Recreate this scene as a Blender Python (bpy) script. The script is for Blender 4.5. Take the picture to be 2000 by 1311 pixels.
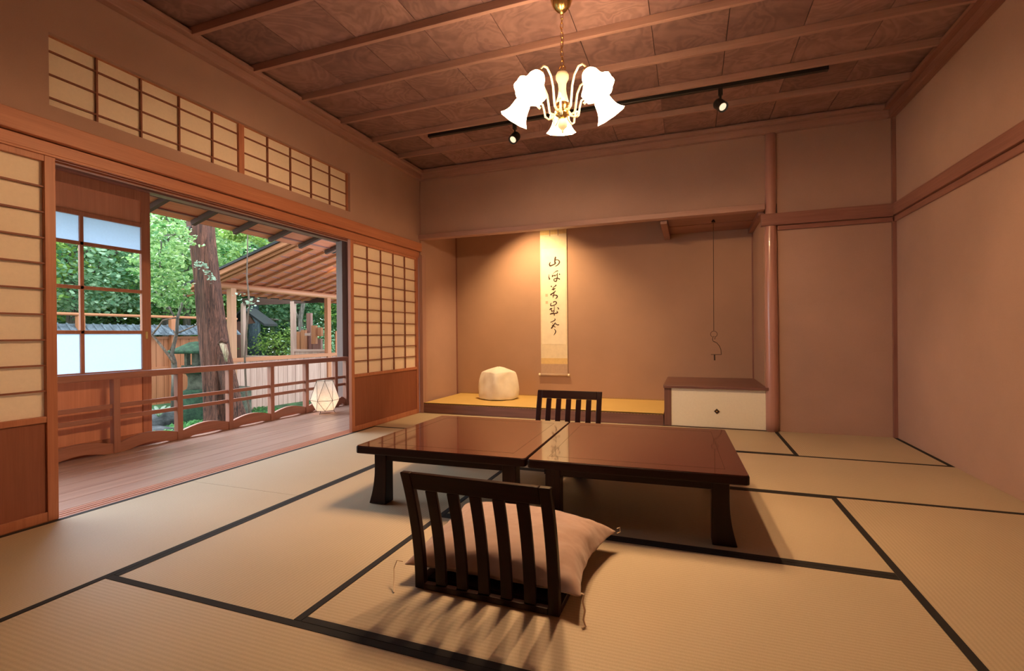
import bpy, math, random
import numpy as np
from mathutils import Vector, Matrix, Euler
PI = math.pi
random.seed(7); rng = np.random.default_rng(11)
for o in list(bpy.data.objects): bpy.data.objects.remove(o)
scene = bpy.context.scene
COL = scene.collection

# ------------------------------------------------------------------ camera
F_PX = 946.59
YAW, PITCH, ROLL = math.radians(20.2086), math.radians(-0.1119), math.radians(-0.503)
CAM = Vector((3.06, 0.0, 0.93))
fw = Vector((-math.sin(YAW)*math.cos(PITCH), math.cos(YAW)*math.cos(PITCH), math.sin(PITCH)))
r0 = Vector((math.cos(YAW), math.sin(YAW), 0)); u0 = r0.cross(fw)
rt = r0*math.cos(ROLL)+u0*math.sin(ROLL); up = -r0*math.sin(ROLL)+u0*math.cos(ROLL)
cd = bpy.data.cameras.new('camera'); co = bpy.data.objects.new('camera', cd); COL.objects.link(co)
cd.sensor_width = 36; cd.sensor_fit = 'HORIZONTAL'; cd.lens = F_PX*36/2000
cd.clip_start = 0.02; cd.clip_end = 300
m = Matrix((rt, up, -fw)).transposed().to_4x4(); m.translation = CAM
co.matrix_world = m
scene.camera = co

# ------------------------------------------------------------------ world, exposure
scene.view_settings.view_transform = 'Standard'
scene.view_settings.look = 'None'
scene.view_settings.gamma = 1
scene.view_settings.use_curve_mapping = False
scene.view_settings.exposure = 0.0
w = bpy.data.worlds.new('world'); scene.world = w; w.use_nodes = True
bg = w.node_tree.nodes['Background']
bg.inputs[0].default_value = (0.80, 0.91, 1.0, 1); bg.inputs[1].default_value = 4.2
sd_ = bpy.data.lights.new('daylight', 'SUN'); sd_.energy = 9; sd_.angle = math.radians(60); sd_.color = (.84, .92, 1.0)
so_ = bpy.data.objects.new('daylight', sd_); COL.objects.link(so_); so_.location = (-8, 3, 12)
so_.rotation_euler = Vector((1.0, -.12, -1.02)).to_track_quat('-Z', 'Y').to_euler()
WARM = (1.0, 0.60, 0.30)

# ------------------------------------------------------------------ materials
def newmat(name):
    mt = bpy.data.materials.new(name); mt.use_nodes = True
    nt = mt.node_tree; b = nt.nodes['Principled BSDF']
    return mt, nt, b
def N(nt, t, **kw):
    n = nt.nodes.new(t)
    for k, v in kw.items(): setattr(n, k, v)
    return n
def ramp(nt, fac, stops):
    r = N(nt, 'ShaderNodeValToRGB'); e = r.color_ramp.elements
    e[0].position = stops[0][0]; e[0].color = (*stops[0][1], 1)
    e[1].position = stops[-1][0]; e[1].color = (*stops[-1][1], 1)
    for p, c in stops[1:-1]:
        x = e.new(p); x.color = (*c, 1)
    nt.links.new(fac, r.inputs[0]); return r.outputs[0]
def mapping(nt, scale=(1, 1, 1), rot=(0, 0, 0)):
    tc = N(nt, 'ShaderNodeTexCoord'); mp = N(nt, 'ShaderNodeMapping')
    mp.inputs['Scale'].default_value = scale; mp.inputs['Rotation'].default_value = rot
    nt.links.new(tc.outputs['Object'], mp.inputs[0]); return mp.outputs[0]
def noise(nt, vec, scale=5, detail=4, rough=.5, dist=0):
    n = N(nt, 'ShaderNodeTexNoise'); n.inputs['Scale'].default_value = scale
    n.inputs['Detail'].default_value = detail; n.inputs['Roughness'].default_value = rough
    n.inputs['Distortion'].default_value = dist
    if vec is not None: nt.links.new(vec, n.inputs['Vector'])
    return n.outputs['Fac']
def bump(nt, b, h, strength=.2, dist=.002):
    bp = N(nt, 'ShaderNodeBump'); bp.inputs['Strength'].default_value = strength
    bp.inputs['Distance'].default_value = dist
    nt.links.new(h, bp.inputs['Height']); nt.links.new(bp.outputs[0], b.inputs['Normal'])
def wood(name, c1, c2, axis='Z', s=22, rough=.5, stretch=.06, bumpy=.15, coat=0):
    mt, nt, b = newmat(name)
    sc = [s, s, s]; sc['XYZ'.index(axis)] = s*stretch
    v = mapping(nt, sc)
    n1 = noise(nt, v, 1.0, 6, .6, .6)
    sc2 = [s*6]*3; sc2['XYZ'.index(axis)] = s*.12
    n2 = noise(nt, mapping(nt, sc2), 1.0, 3, .6)
    mx = N(nt, 'ShaderNodeMath', operation='MULTIPLY_ADD'); mx.inputs[1].default_value = .35
    nt.links.new(n2, mx.inputs[0]); ml = N(nt, 'ShaderNodeMath', operation='MULTIPLY'); ml.inputs[1].default_value = .65
    nt.links.new(n1, ml.inputs[0]); nt.links.new(ml.outputs[0], mx.inputs[2])
    c = ramp(nt, mx.outputs[0], [(.3, c2), (.68, c1)])
    nt.links.new(c, b.inputs['Base Color']); b.inputs['Roughness'].default_value = rough
    if name.startswith('dark_lacquer'): b.inputs['Specular IOR Level'].default_value = .16
    if coat: b.inputs['Coat Weight'].default_value = coat; b.inputs['Coat Roughness'].default_value = .08
    if bumpy: bump(nt, b, n2, bumpy, .001)
    return mt
def flat(name, c, rough=.6, metal=0, emit=None, es=0):
    mt, nt, b = newmat(name)
    v = mapping(nt); n = noise(nt, v, 30, 3)
    cc = ramp(nt, n, [(.3, tuple(x*.93 for x in c)), (.7, tuple(min(1, x*1.05) for x in c))])
    nt.links.new(cc, b.inputs['Base Color']); b.inputs['Roughness'].default_value = rough
    b.inputs['Metallic'].default_value = metal
    if emit: b.inputs['Emission Color'].default_value = (*emit, 1); b.inputs['Emission Strength'].default_value = es
    return mt

def plaster(name, c):
    mt, nt, b = newmat(name)
    v = mapping(nt); n1 = noise(nt, v, 1.6, 4, .6); n2 = noise(nt, v, 260, 4, .7)
    mx = N(nt, 'ShaderNodeMath', operation='MULTIPLY_ADD'); mx.inputs[1].default_value = .45
    nt.links.new(n2, mx.inputs[0]); ml = N(nt, 'ShaderNodeMath', operation='MULTIPLY'); ml.inputs[1].default_value = .55
    nt.links.new(n1, ml.inputs[0]); nt.links.new(ml.outputs[0], mx.inputs[2])
    cc = ramp(nt, mx.outputs[0], [(.3, tuple(x*.88 for x in c)), (.7, tuple(x*1.08 for x in c))])
    nt.links.new(cc, b.inputs['Base Color']); b.inputs['Roughness'].default_value = .93
    bump(nt, b, n2, .25, .0015); return mt
M = {}
M['wall'] = plaster('earth_plaster', (.44, .285, .24))
M['wall_toko'] = plaster('alcove_plaster', (.42, .26, .185))
for ax in 'XYZ':
    M['cedar'+ax] = wood('cedar_'+ax, (.52, .215, .12), (.37, .13, .07), ax, 26, .5)
    M['dark'+ax] = wood('aged_wood_'+ax, (.33, .155, .125), (.20, .085, .07), ax, 26, .45)
    M['deep'+ax] = wood('deep_brown_wood_'+ax, (.235, .115, .10), (.13, .058, .05), ax, 26, .4)
    M['batten'+ax] = wood('batten_wood_'+ax, (.44, .26, .23), (.32, .18, .155), ax, 26, .5)
    M['out'+ax] = wood('outdoor_cedar_'+ax, (.52, .205, .09), (.34, .12, .05), ax, 18, .65)
    M['grey'+ax] = wood('weathered_cedar_'+ax, (.64, .43, .35), (.36, .21, .16), ax, 14, .75)
    M['eave'+ax] = wood('eave_cedar_'+ax, (.70, .23, .12), (.46, .13, .07), ax, 18, .8)
    M['lacq'+ax] = wood('dark_lacquer_'+ax, (.020, .0042, .004), (.010, .0022, .0022), ax, 30, .42, coat=.12, bumpy=.05)
    M['rail'+ax] = wood('railing_wood_'+ax, (.42, .185, .125), (.27, .11, .07), ax, 24, .5)
M['kumiko'] = wood('lattice_wood', (.30, .105, .058), (.20, .065, .035), 'Y', 26, .6)
M['verydark'] = wood('dark_rafter_wood', (.11, .050, .035), (.06, .027, .02), 'X', 20, .8)
M['log'] = wood('polished_log', (.50, .27, .235), (.38, .18, .155), 'Z', 14, .28, coat=.5)
M['log_out'] = wood('round_log', (.55, .235, .12), (.40, .155, .08), 'Y', 14, .5)
M['panel'] = wood('cedar_panel', (.30, .10, .058), (.22, .07, .04), 'Z', 40, .55)
M['panelout'] = wood('door_panel_wood', (.80, .36, .22), (.62, .25, .145), 'Z', 16, .55)

# figured ceiling boards, every board with a tone of its own
def ceilmat():
    mt, nt, b = newmat('figured_ceiling_board')
    tc = N(nt, 'ShaderNodeTexCoord')
    at = N(nt, 'ShaderNodeAttribute'); at.attribute_name = 'board'
    wn = N(nt, 'ShaderNodeTexWhiteNoise', noise_dimensions='1D'); nt.links.new(at.outputs['Fac'], wn.inputs['W'])
    vm = N(nt, 'ShaderNodeVectorMath', operation='MULTIPLY_ADD'); vm.inputs[1].default_value = (17, 23, 31)
    nt.links.new(wn.outputs['Color'], vm.inputs[0]); nt.links.new(tc.outputs['Object'], vm.inputs[2])
    n1 = noise(nt, vm.outputs[0], 2.4, 3, .5, 1.2)
    m2 = N(nt, 'ShaderNodeMath', operation='MULTIPLY'); m2.inputs[1].default_value = 60; nt.links.new(n1, m2.inputs[0])
    sn = N(nt, 'ShaderNodeMath', operation='SINE'); nt.links.new(m2.outputs[0], sn.inputs[0])
    n2 = noise(nt, vm.outputs[0], 5, 6, .6, .5)
    ad = N(nt, 'ShaderNodeMath', operation='MULTIPLY_ADD'); ad.inputs[1].default_value = .12
    nt.links.new(sn.outputs[0], ad.inputs[0]); nt.links.new(n2, ad.inputs[2])
    c = ramp(nt, ad.outputs[0], [(.25, (.21, .122, .122)), (.75, (.37, .225, .215))])
    mx = N(nt, 'ShaderNodeMix', data_type='RGBA', blend_type='MULTIPLY'); mx.inputs[0].default_value = 1
    tone = ramp(nt, wn.outputs['Value'], [(0, (.66, .62, .62)), (1, (1.15, 1.12, 1.1))])
    nt.links.new(c, mx.inputs[6]); nt.links.new(tone, mx.inputs[7])
    nt.links.new(mx.outputs[2], b.inputs['Base Color']); b.inputs['Roughness'].default_value = .55
    bump(nt, b, ad.outputs[0], .15, .002)
    return mt
M['ceiling'] = ceilmat()

def tatami(name, c1, c2):
    mt, nt, b = newmat(name)
    tc = N(nt, 'ShaderNodeTexCoord'); sp = N(nt, 'ShaderNodeSeparateXYZ'); nt.links.new(tc.outputs['Object'], sp.inputs[0])
    a = N(nt, 'ShaderNodeMath', operation='MULTIPLY'); a.inputs[1].default_value = 2*PI/.0155; nt.links.new(sp.outputs['Y'], a.inputs[0])
    s = N(nt, 'ShaderNodeMath', operation='SINE'); nt.links.new(a.outputs[0], s.inputs[0])
    v = mapping(nt, (500, 60, 1)); n1 = noise(nt, v, 1, 3, .6)
    n0 = noise(nt, mapping(nt, (1, 1, 1)), 2.2, 3, .5)
    n3 = noise(nt, mapping(nt, (1, 1, 1)), 320, 3, .6)
    t = N(nt, 'ShaderNodeMath', operation='MULTIPLY_ADD'); t.inputs[1].default_value = .10; nt.links.new(s.outputs[0], t.inputs[0])
    t2 = N(nt, 'ShaderNodeMath', operation='MULTIPLY_ADD'); t2.inputs[1].default_value = .35; nt.links.new(n1, t2.inputs[0])
    t3 = N(nt, 'ShaderNodeMath', operation='MULTIPLY_ADD'); t3.inputs[1].default_value = .25; nt.links.new(n0, t3.inputs[0])
    t4 = N(nt, 'ShaderNodeMath', operation='MULTIPLY'); t4.inputs[1].default_value = .4; nt.links.new(n3, t4.inputs[0])
    nt.links.new(t4.outputs[0], t3.inputs[2]); nt.links.new(t3.outputs[0], t2.inputs[2]); nt.links.new(t2.outputs[0], t.inputs[2])
    c = ramp(nt, t.outputs[0], [(.3, c2), (.7, c1)])
    nt.links.new(c, b.inputs['Base Color']); b.inputs['Roughness'].default_value = .55
    bump(nt, b, t.outputs[0], .3, .0015)
    return mt
M['tatami'] = tatami('tatami_rush', (.53, .435, .31), (.415, .335, .23))
M['tatami_gold'] = tatami('alcove_rush', (.70, .50, .18), (.56, .38, .12))
M['border'] = flat('black_cloth_border', (.010, .008, .009), .85)

def laqtop():
    mt, nt, b = newmat('red_brown_lacquer_top')
    tc = N(nt, 'ShaderNodeTexCoord')
    v = mapping(nt, (160, 160, 160)); n = noise(nt, v, 1, 4, .8, 1)
    base = ramp(nt, n, [(.40, (.022, .0035, .0035)), (.62, (.085, .011, .011))])
    nt.links.new(base, b.inputs['Base Color']); b.inputs['Roughness'].default_value = .2; b.inputs['Specular IOR Level'].default_value = .15
    b.inputs['Coat Weight'].default_value = 1; b.inputs['Coat Roughness'].default_value = .045; b.inputs['Coat IOR'].default_value = 1.42
    return mt
M['top'] = laqtop()
M['inlay'] = flat('dark_inlay_line', (.015, .006, .006), .2)

def paper(name, c, trans=.45, glow=0):
    mt, nt, b = newmat(name); out = nt.nodes['Material Output']
    v = mapping(nt); n = noise(nt, v, 60, 4, .7)
    cc = ramp(nt, n, [(.3, tuple(x*.95 for x in c)), (.7, c)])
    d = N(nt, 'ShaderNodeBsdfDiffuse'); t = N(nt, 'ShaderNodeBsdfTranslucent'); mx = N(nt, 'ShaderNodeMixShader')
    nt.links.new(cc, d.inputs[0]); nt.links.new(cc, t.inputs[0]); mx.inputs[0].default_value = trans
    nt.links.new(d.outputs[0], mx.inputs[1]); nt.links.new(t.outputs[0], mx.inputs[2])
    nt.links.new(mx.outputs[0], out.inputs[0]); return mt
M['shoji'] = paper('shoji_paper', (.96, .83, .68), .16)
M['frost'] = paper('frosted_glass', (.70, .80, .93), .75)
M['cabpaper'] = paper('cream_door_paper', (.90, .88, .76), 0)
def glassmat():
    mt, nt, b = newmat('clear_glass'); out = nt.nodes['Material Output']
    t = N(nt, 'ShaderNodeBsdfTransparent'); t.inputs[0].default_value = (.96, .98, .98, 1)
    g = N(nt, 'ShaderNodeBsdfGlossy'); g.inputs['Roughness'].default_value = .02
    f = N(nt, 'ShaderNodeFresnel'); f.inputs[0].default_value = 1.3
    mx = N(nt, 'ShaderNodeMixShader'); nt.links.new(f.outputs[0], mx.inputs[0])
    nt.links.new(t.outputs[0], mx.inputs[1]); nt.links.new(g.outputs[0], mx.inputs[2]); nt.links.new(mx.outputs[0], out.inputs[0])
    return mt
M['glass'] = glassmat()
M['brass'] = flat('antique_brass', (.72, .50, .20), .25, 1)
M['ivory'] = flat('ivory_enamel', (.85, .76, .58), .35)
M['black'] = flat('black_metal', (.012, .012, .013), .4)
M['iron'] = flat('dark_iron', (.06, .035, .025), .5, .6)
def shade():
    mt, nt, b = newmat('glowing_opal_glass'); out = nt.nodes['Material Output']
    n = noise(nt, mapping(nt), 20, 2)
    t = N(nt, 'ShaderNodeBsdfTranslucent'); t.inputs[0].default_value = (.9, .85, .75, 1)
    e = N(nt, 'ShaderNodeEmission'); e.inputs[0].default_value = (1, .68, .38, 1)
    mr = N(nt, 'ShaderNodeMapRange'); mr.inputs[3].default_value = 19; mr.inputs[4].default_value = 24
    nt.links.new(n, mr.inputs[0]); nt.links.new(mr.outputs[0], e.inputs[1])
    a = N(nt, 'ShaderNodeAddShader'); nt.links.new(t.outputs[0], a.inputs[0]); nt.links.new(e.outputs[0], a.inputs[1])
    nt.links.new(a.outputs[0], out.inputs[0]); return mt
M['shade'] = shade()
M['lens'] = flat('lit_lens', (.9, .8, .6), .3, 0, (1, .80, .55), 1.0)
M['lantern'] = None
def lanternpaper():
    mt, nt, b = newmat('lantern_paper'); out = nt.nodes['Material Output']
    n = noise(nt, mapping(nt), 40, 3)
    cc = ramp(nt, n, [(.3, (.80, .74, .68)), (.7, (.9, .85, .8))])
    d = N(nt, 'ShaderNodeBsdfDiffuse'); t = N(nt, 'ShaderNodeBsdfTranslucent'); mx = N(nt, 'ShaderNodeMixShader')
    nt.links.new(cc, d.inputs[0]); nt.links.new(cc, t.inputs[0]); mx.inputs[0].default_value = .55
    nt.links.new(d.outputs[0], mx.inputs[1]); nt.links.new(t.outputs[0], mx.inputs[2]); nt.links.new(mx.outputs[0], out.inputs[0])
    return mt
M['lantern'] = lanternpaper()
def fabric(name, c, s=1):
    mt, nt, b = newmat(name)
    v = mapping(nt); n1 = noise(nt, v, 8*s, 4, .6); n2 = noise(nt, v, 420, 3, .7)
    cc = ramp(nt, n1, [(.3, tuple(x*.88 for x in c)), (.7, c)])
    nt.links.new(cc, b.inputs['Base Color']); b.inputs['Roughness'].default_value = .85
    b.inputs['Sheen Weight'].default_value = .3
    bump(nt, b, n2, .3, .001); return mt
M['cushion'] = fabric('dusty_pink_cotton', (.44, .30, .25))
M['cloth'] = fabric('white_cotton_cloth', (.88, .84, .78))
M['string'] = fabric('pale_cord', (.66, .52, .38))
M['scrollcloth'] = fabric('pale_scroll_silk', (.80, .70, .52), 2)
M['brocade'] = fabric('brown_brocade', (.50, .36, .27), 6)
M['scrollpaper'] = fabric('aged_scroll_paper', (.86, .78, .62), 1)
M['goldband'] = fabric('ochre_brocade_band', (.74, .55, .26), 4)
M['ink'] = flat('brush_ink', (.045, .018, .010), .8)
M['seal'] = flat('faded_seal', (.62, .48, .34), .9)

def leafmat(name, c1, c2, rough=.45):
    mt, nt, b = newmat(name); out = nt.nodes['Material Output']
    g = N(nt, 'ShaderNodeNewGeometry')
    n1 = noise(nt, mapping(nt), 1.3, 3)
    wn = g.outputs['Random Per Island']
    ad = N(nt, 'ShaderNodeMath', operation='MULTIPLY_ADD'); ad.inputs[1].default_value = .5
    ml = N(nt, 'ShaderNodeMath', operation='MULTIPLY'); ml.inputs[1].default_value = .5
    nt.links.new(n1, ml.inputs[0]); nt.links.new(wn, ad.inputs[0]); nt.links.new(ml.outputs[0], ad.inputs[2])
    cc = ramp(nt, ad.outputs[0], [(.2, c1), (.8, c2)])
    nt.links.new(cc, b.inputs['Base Color']); b.inputs['Roughness'].default_value = rough
    t = N(nt, 'ShaderNodeBsdfTranslucent'); nt.links.new(cc, t.inputs[0])
    mx = N(nt, 'ShaderNodeMixShader'); mx.inputs[0].default_value = .4
    nt.links.new(b.outputs[0], mx.inputs[1]); nt.links.new(t.outputs[0], mx.inputs[2]); nt.links.new(mx.outputs[0], out.inputs[0])
    return mt
M['leaf_a'] = leafmat('maple_leaves', (.14, .32, .05), (.66, .84, .26), .28)
M['leaf_b'] = leafmat('glossy_evergreen_leaves', (.06, .22, .06), (.50, .70, .28), .2)
M['leaf_c'] = leafmat('blue_green_leaves', (.10, .28, .15), (.58, .80, .52), .22)
M['leaf_d'] = leafmat('yellow_green_leaves', (.18, .34, .06), (.52, .68, .18), .35)
def bark(name, c1, c2):
    mt, nt, b = newmat(name)
    v = mapping(nt, (24, 24, 1.6)); n = noise(nt, v, 1, 7, .75, 1.6)
    cc = ramp(nt, n, [(.36, c2), (.50, c1), (.66, tuple(min(1, x*2.2) for x in c1))])
    nt.links.new(cc, b.inputs['Base Color']); b.inputs['Roughness'].default_value = .9
    bump(nt, b, n, 1.0, .06); return mt
M['bark'] = bark('red_brown_bark', (.16, .062, .040), (.025, .010, .008))
M['bark2'] = bark('grey_bark', (.20, .17, .14), (.06, .05, .045))
M['twig'] = bark('pale_twig_bark', (.22, .15, .11), (.07, .05, .04))
def moss(name, c1, c2, s=14):
    mt, nt, b = newmat(name)
    v = mapping(nt); n = noise(nt, v, s, 6, .7); n2 = noise(nt, v, 90, 4, .7)
    cc = ramp(nt, n, [(.35, c1), (.65, c2)])
    nt.links.new(cc, b.inputs['Base Color']); b.inputs['Roughness'].default_value = .95
    bump(nt, b, n2, .8, .02); return mt
M['moss'] = moss('moss', (.03, .06, .03), (.09, .25, .09), 5)
M['mossstone'] = moss('mossy_stone', (.012, .032, .02), (.05, .12, .06), 12)
M['stone'] = moss('grey_stone', (.06, .065, .045), (.17, .175, .125), 9)
M['rock'] = moss('dark_rock', (.04, .045, .05), (.16, .17, .18), 6)
M['tile'] = moss('grey_roof_tile', (.08, .10, .12), (.24, .29, .34), 7)
M['blacktile'] = flat('black_tile', (.008, .009, .012), .6)
M['grass'] = leafmat('bright_grass', (.06, .22, .07), (.18, .48, .14), .5)

# ------------------------------------------------------------------ mesh builder
class MB:
    def __init__(s): s.v = []; s.f = []; s.attr = []
    def add(s, vs, fs, a=0):
        n = len(s.v); s.v += [Vector(p) for p in vs]; s.f += [tuple(i+n for i in f) for f in fs]; s.attr += [a]*len(fs)
        return s
    def box(s, x0, x1, y0, y1, z0, z1, a=0):
        v = [(x, y, z) for x in (x0, x1) for y in (y0, y1) for z in (z0, z1)]
        return s.add(v, [(0, 1, 3, 2), (4, 6, 7, 5), (0, 4, 5, 1), (2, 3, 7, 6), (0, 2, 6, 4), (1, 5, 7, 3)], a)
    def beam(s, p, q, w, h, upv=(0, 0, 1)):
        p = Vector(p); q = Vector(q); d = (q-p).normalized(); sd = d.cross(Vector(upv)).normalized(); u = sd.cross(d)
        v = []
        for c in (p, q):
            for a, b in ((-1, -1), (1, -1), (1, 1), (-1, 1)): v.append(c+sd*a*w/2+u*b*h/2)
        return s.add(v, [(3, 2, 1, 0), (4, 5, 6, 7), (0, 1, 5, 4), (1, 2, 6, 5), (2, 3, 7, 6), (3, 0, 4, 7)])
    def tube(s, pts, rad, n=10, cap=True, sx=1.0):
        pts = [Vector(p) for p in pts]
        if not hasattr(rad, '__len__'): rad = [rad]*len(pts)
        rings = []; prev = None; vs = []; fs = []
        for i, p in enumerate(pts):
            t = (pts[min(i+1, len(pts)-1)]-pts[max(i-1, 0)]).normalized()
            if prev is None:
                a = Vector((1, 0, 0)) if abs(t.x) < .9 else Vector((0, 1, 0)); nrm = (a-t*a.dot(t)).normalized()
            else:
                nrm = (prev-t*prev.dot(t)).normalized()
            prev = nrm; bn = t.cross(nrm)
            for k in range(n):
                an = 2*PI*k/n; vs.append(p+(nrm*math.cos(an)*sx+bn*math.sin(an))*rad[i])
        for i in range(len(pts)-1):
            for k in range(n):
                a = i*n+k; b = i*n+(k+1) % n; fs.append((a, b, b+n, a+n))
        if cap: fs.append(tuple(range(n))[::-1]); fs.append(tuple(range((len(pts)-1)*n, len(pts)*n)))
        return s.add(vs, fs)
    def lathe(s, prof, c=(0, 0, 0), n=24, mat=None, close=True):
        c = Vector(c); vs = []; fs = []
        for r, z in prof:
            for k in range(n):
                p = Vector((r*math.cos(2*PI*k/n), r*math.sin(2*PI*k/n), z))
                if mat is not None: p = mat @ p
                vs.append(p+c)
        for i in range(len(prof)-1):
            for k in range(n):
                a = i*n+k; b = i*n+(k+1) % n; fs.append((a, b, b+n, a+n))
        if close: fs.append(tuple(range(n))[::-1]); fs.append(tuple(range((len(prof)-1)*n, len(prof)*n)))
        return s.add(vs, fs)
    def prism(s, pts, axis, t0, t1):
        # pts: 2D outline in the two remaining axes (order XYZ without axis)
        n = len(pts); vs = []
        for t in (t0, t1):
            for a, b in pts:
                vs.append({0: (t, a, b), 1: (a, t, b), 2: (a, b, t)}[axis])
        fs = [tuple(range(n)), tuple(range(n, 2*n))[::-1]]
        for i in range(n):
            j = (i+1) % n; fs.append((i, i+n, j+n, j))
        return s.add(vs, fs)
MATS = {}
def W(o): return MATS.get(o.name, Matrix())
def obj(name, mb, mat, parent=None, bevel=0, smooth=False, local=False, fixn=True):
    me = bpy.data.meshes.new(name)
    vs = mb.v
    if parent is not None and not local:
        inv = W(parent).inverted(); vs = [inv @ p for p in vs]
    base = None
    if parent is None:
        xs = [p.x for p in vs]; ys = [p.y for p in vs]; zs = [p.z for p in vs]
        base = Vector(((min(xs)+max(xs))/2, (min(ys)+max(ys))/2, min(zs)))
        vs = [p-base for p in vs]
    me.from_pydata([tuple(p) for p in vs], [], mb.f)
    if any(mb.attr):
        at = me.attributes.new('board', 'FLOAT', 'FACE'); at.data.foreach_set('value', [float(a) for a in mb.attr])
    if fixn:
        import bmesh
        bm = bmesh.new(); bm.from_mesh(me); bmesh.ops.recalc_face_normals(bm, faces=bm.faces); bm.to_mesh(me); bm.free()
    o = bpy.data.objects.new(name, me); COL.objects.link(o)
    if mat is not None: me.materials.append(M[mat] if isinstance(mat, str) else mat)
    if parent is not None: o.parent = parent; MATS[o.name] = W(parent)
    else: o.location = base; MATS[o.name] = Matrix.Translation(base)
    if smooth:
        me.polygons.foreach_set('use_smooth', [True]*len(me.polygons))
    if bevel:
        md = o.modifiers.new('bevel', 'BEVEL'); md.width = bevel; md.segments = 2; md.limit_method = 'ANGLE'; md.angle_limit = .6
    return o
def thing(name, label, cat, loc=(0, 0, 0), rz=0, group=None):
    o = bpy.data.objects.new(name, None); COL.objects.link(o); o.location = loc; o.rotation_euler = (0, 0, rz)
    o.empty_display_size = .1
    MATS[o.name] = Matrix.Translation(Vector(loc)) @ Matrix.Rotation(rz, 4, 'Z')
    return tag(o, label, cat, group)
def tag(o, label, cat, group=None):
    o['label'] = label; o['category'] = cat
    if group: o['group'] = group
    return o
def struct(o, label=None):
    o['kind'] = 'structure'
    if label: o['label'] = label
    return o
def sroot(name, label, loc=(0, 0, 0)):
    o = bpy.data.objects.new(name, None); COL.objects.link(o); o.location = loc; o.empty_display_size = .1
    MATS[o.name] = Matrix.Translation(Vector(loc)); return struct(o, label)
def dup(root):
    r = root.copy(); COL.objects.link(r); MATS[r.name] = W(root)
    for ch in list(root.children):
        c = ch.copy(); COL.objects.link(c); c.parent = r
        for g in list(ch.children):
            d = g.copy(); COL.objects.link(d); d.parent = c
    return r
def lamp(name, kind, loc, energy, color=WARM, size=.03, parent=None, **kw):
    ld = bpy.data.lights.new(name, kind); ld.energy = energy; ld.color = color
    if kind in ('POINT', 'SPOT'): ld.shadow_soft_size = size
    for k, v in kw.items(): setattr(ld, k, v)
    o = bpy.data.objects.new(name, ld); COL.objects.link(o)
    if parent is not None: o.parent = parent; o.location = W(parent).inverted() @ Vector(loc)
    else: o.location = loc
    return o
def aim(o, frm, to):
    d = Vector(to)-Vector(frm); o.rotation_euler = d.to_track_quat('-Z', 'Y').to_euler()

# room constants
RW, BY, TY, CZ, BACK = 4.745, 5.125, 6.08, 2.905, -0.75
K0, K1 = 1.86, 1.93          # lintel
N0, N1 = 1.935, 2.035        # nageshi

# ------------------------------------------------------------------ floor under mats
b = MB().box(-.0, RW, BACK, BY, -.16, -.052); struct(obj('floor', b, 'darkY'), 'wooden subfloor under the tatami mats')
b = MB()
b.box(-.135, -.11, BACK, BY+.35, -.10, -.001)
for x0, x1 in ((-.10, -.075), (-.065, -.04), (-.03, -.002)): b.box(x0, x1, BACK, BY, -.10, -.0)
b.box(-.11, -.0, BACK, BY, -.12, -.006)
struct(obj('trim_threshold', b, 'cedarY', bevel=.001), 'grooved cedar threshold between tatami and veranda')
b = MB()
x = -.135; k = 0
while x > -1.46:
    wd = .175; b.box(max(x-wd, -1.48)+.0015, x-.0015, -1.0, 5.46, -.06, -.0, a=k+1); x -= wd; k += 1
struct(obj('floor_veranda', b, wood('veranda_boards', (.50, .325, .26), (.33, .19, .145), 'Y', 18, .34, bumpy=.1), bevel=.002), 'polished cedar veranda floor boards')
b = MB().box(-1.55, -1.40, -1.0, 5.5, -.5, -.062); struct(obj('trim_veranda_edge', b, 'outY'))

# tatami mats
def mat(x0, x1, y0, y1, label, bm=True, gold=False):
    lx, ly = x1-x0, y1-y0; c = ((x0+x1)/2, (y0+y1)/2, -.052)
    alongx = lx >= ly
    L, S = (lx, ly) if alongx else (ly, lx)
    t = bpy.data.objects.new('tatami_mat', bpy.data.meshes.new('tatami_mat')); COL.objects.link(t)
    bb = MB().box(-L/2+.0012, L/2-.0012, -S/2+.0012, S/2-.0012, 0, .052)
    t.data.from_pydata([tuple(p) for p in bb.v], [], bb.f); t.data.materials.append(M['tatami'])
    t.location = c; t.rotation_euler = (0, 0, 0 if alongx else PI/2)
    MATS[t.name] = Matrix.Translation(Vector(c)) @ Matrix.Rotation(t.rotation_euler.z, 4, 'Z')
    tag(t, label, 'tatami mat', 'tatami mats on the floor')
    for s in (-1, 1):
        e = MB().box(-L/2+.001, L/2-.001, *(sorted((s*(S/2-.001), s*(S/2-.029)))), .0515, .0535)
        obj('cloth_border', e, 'border', t, local=True)
    return t
mat(.0, .93, .29, 2.22, 'pale tatami mat along the veranda threshold, nearest the viewer on the left')
mat(.0, .93, 2.22, 4.16, 'grey-lit tatami mat beside the veranda opening, left of the low tables')
mat(.0, 1.86, 4.16, BY, 'yellow-lit tatami mat in the corner in front of the alcove')
mat(.93, 1.86, 1.24, 3.17, 'tatami mat left of the seat cushion, under the left table leg')
mat(1.86, 3.79, 1.24, 2.22, 'tatami mat that carries the near legless chair')
mat(1.86, 3.79, 2.22, 3.17, 'tatami mat lying under the right table')
mat(3.79, RW, 1.24, 3.17, 'tatami mat running along the right wall beside the table shadow')
mat(.93, 2.85, 3.17, 4.16, 'tatami mat hidden mostly behind the tables, under the far chair')
mat(2.85, RW, 3.17, 4.16, 'tatami mat behind the right table, second row from the back wall')
mat(1.86, 3.79, 4.16, BY, 'tatami mat at the foot of the cream cabinet')
mat(3.79, RW, 4.16, BY, 'half-length tatami mat in the far right corner')
mat(.93, 2.85, .29, 1.24, 'striped tatami mat closest to the viewer, in the bottom left foreground')
mat(2.85, RW, .29, 1.24, 'tatami mat in the bottom right foreground')
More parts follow.
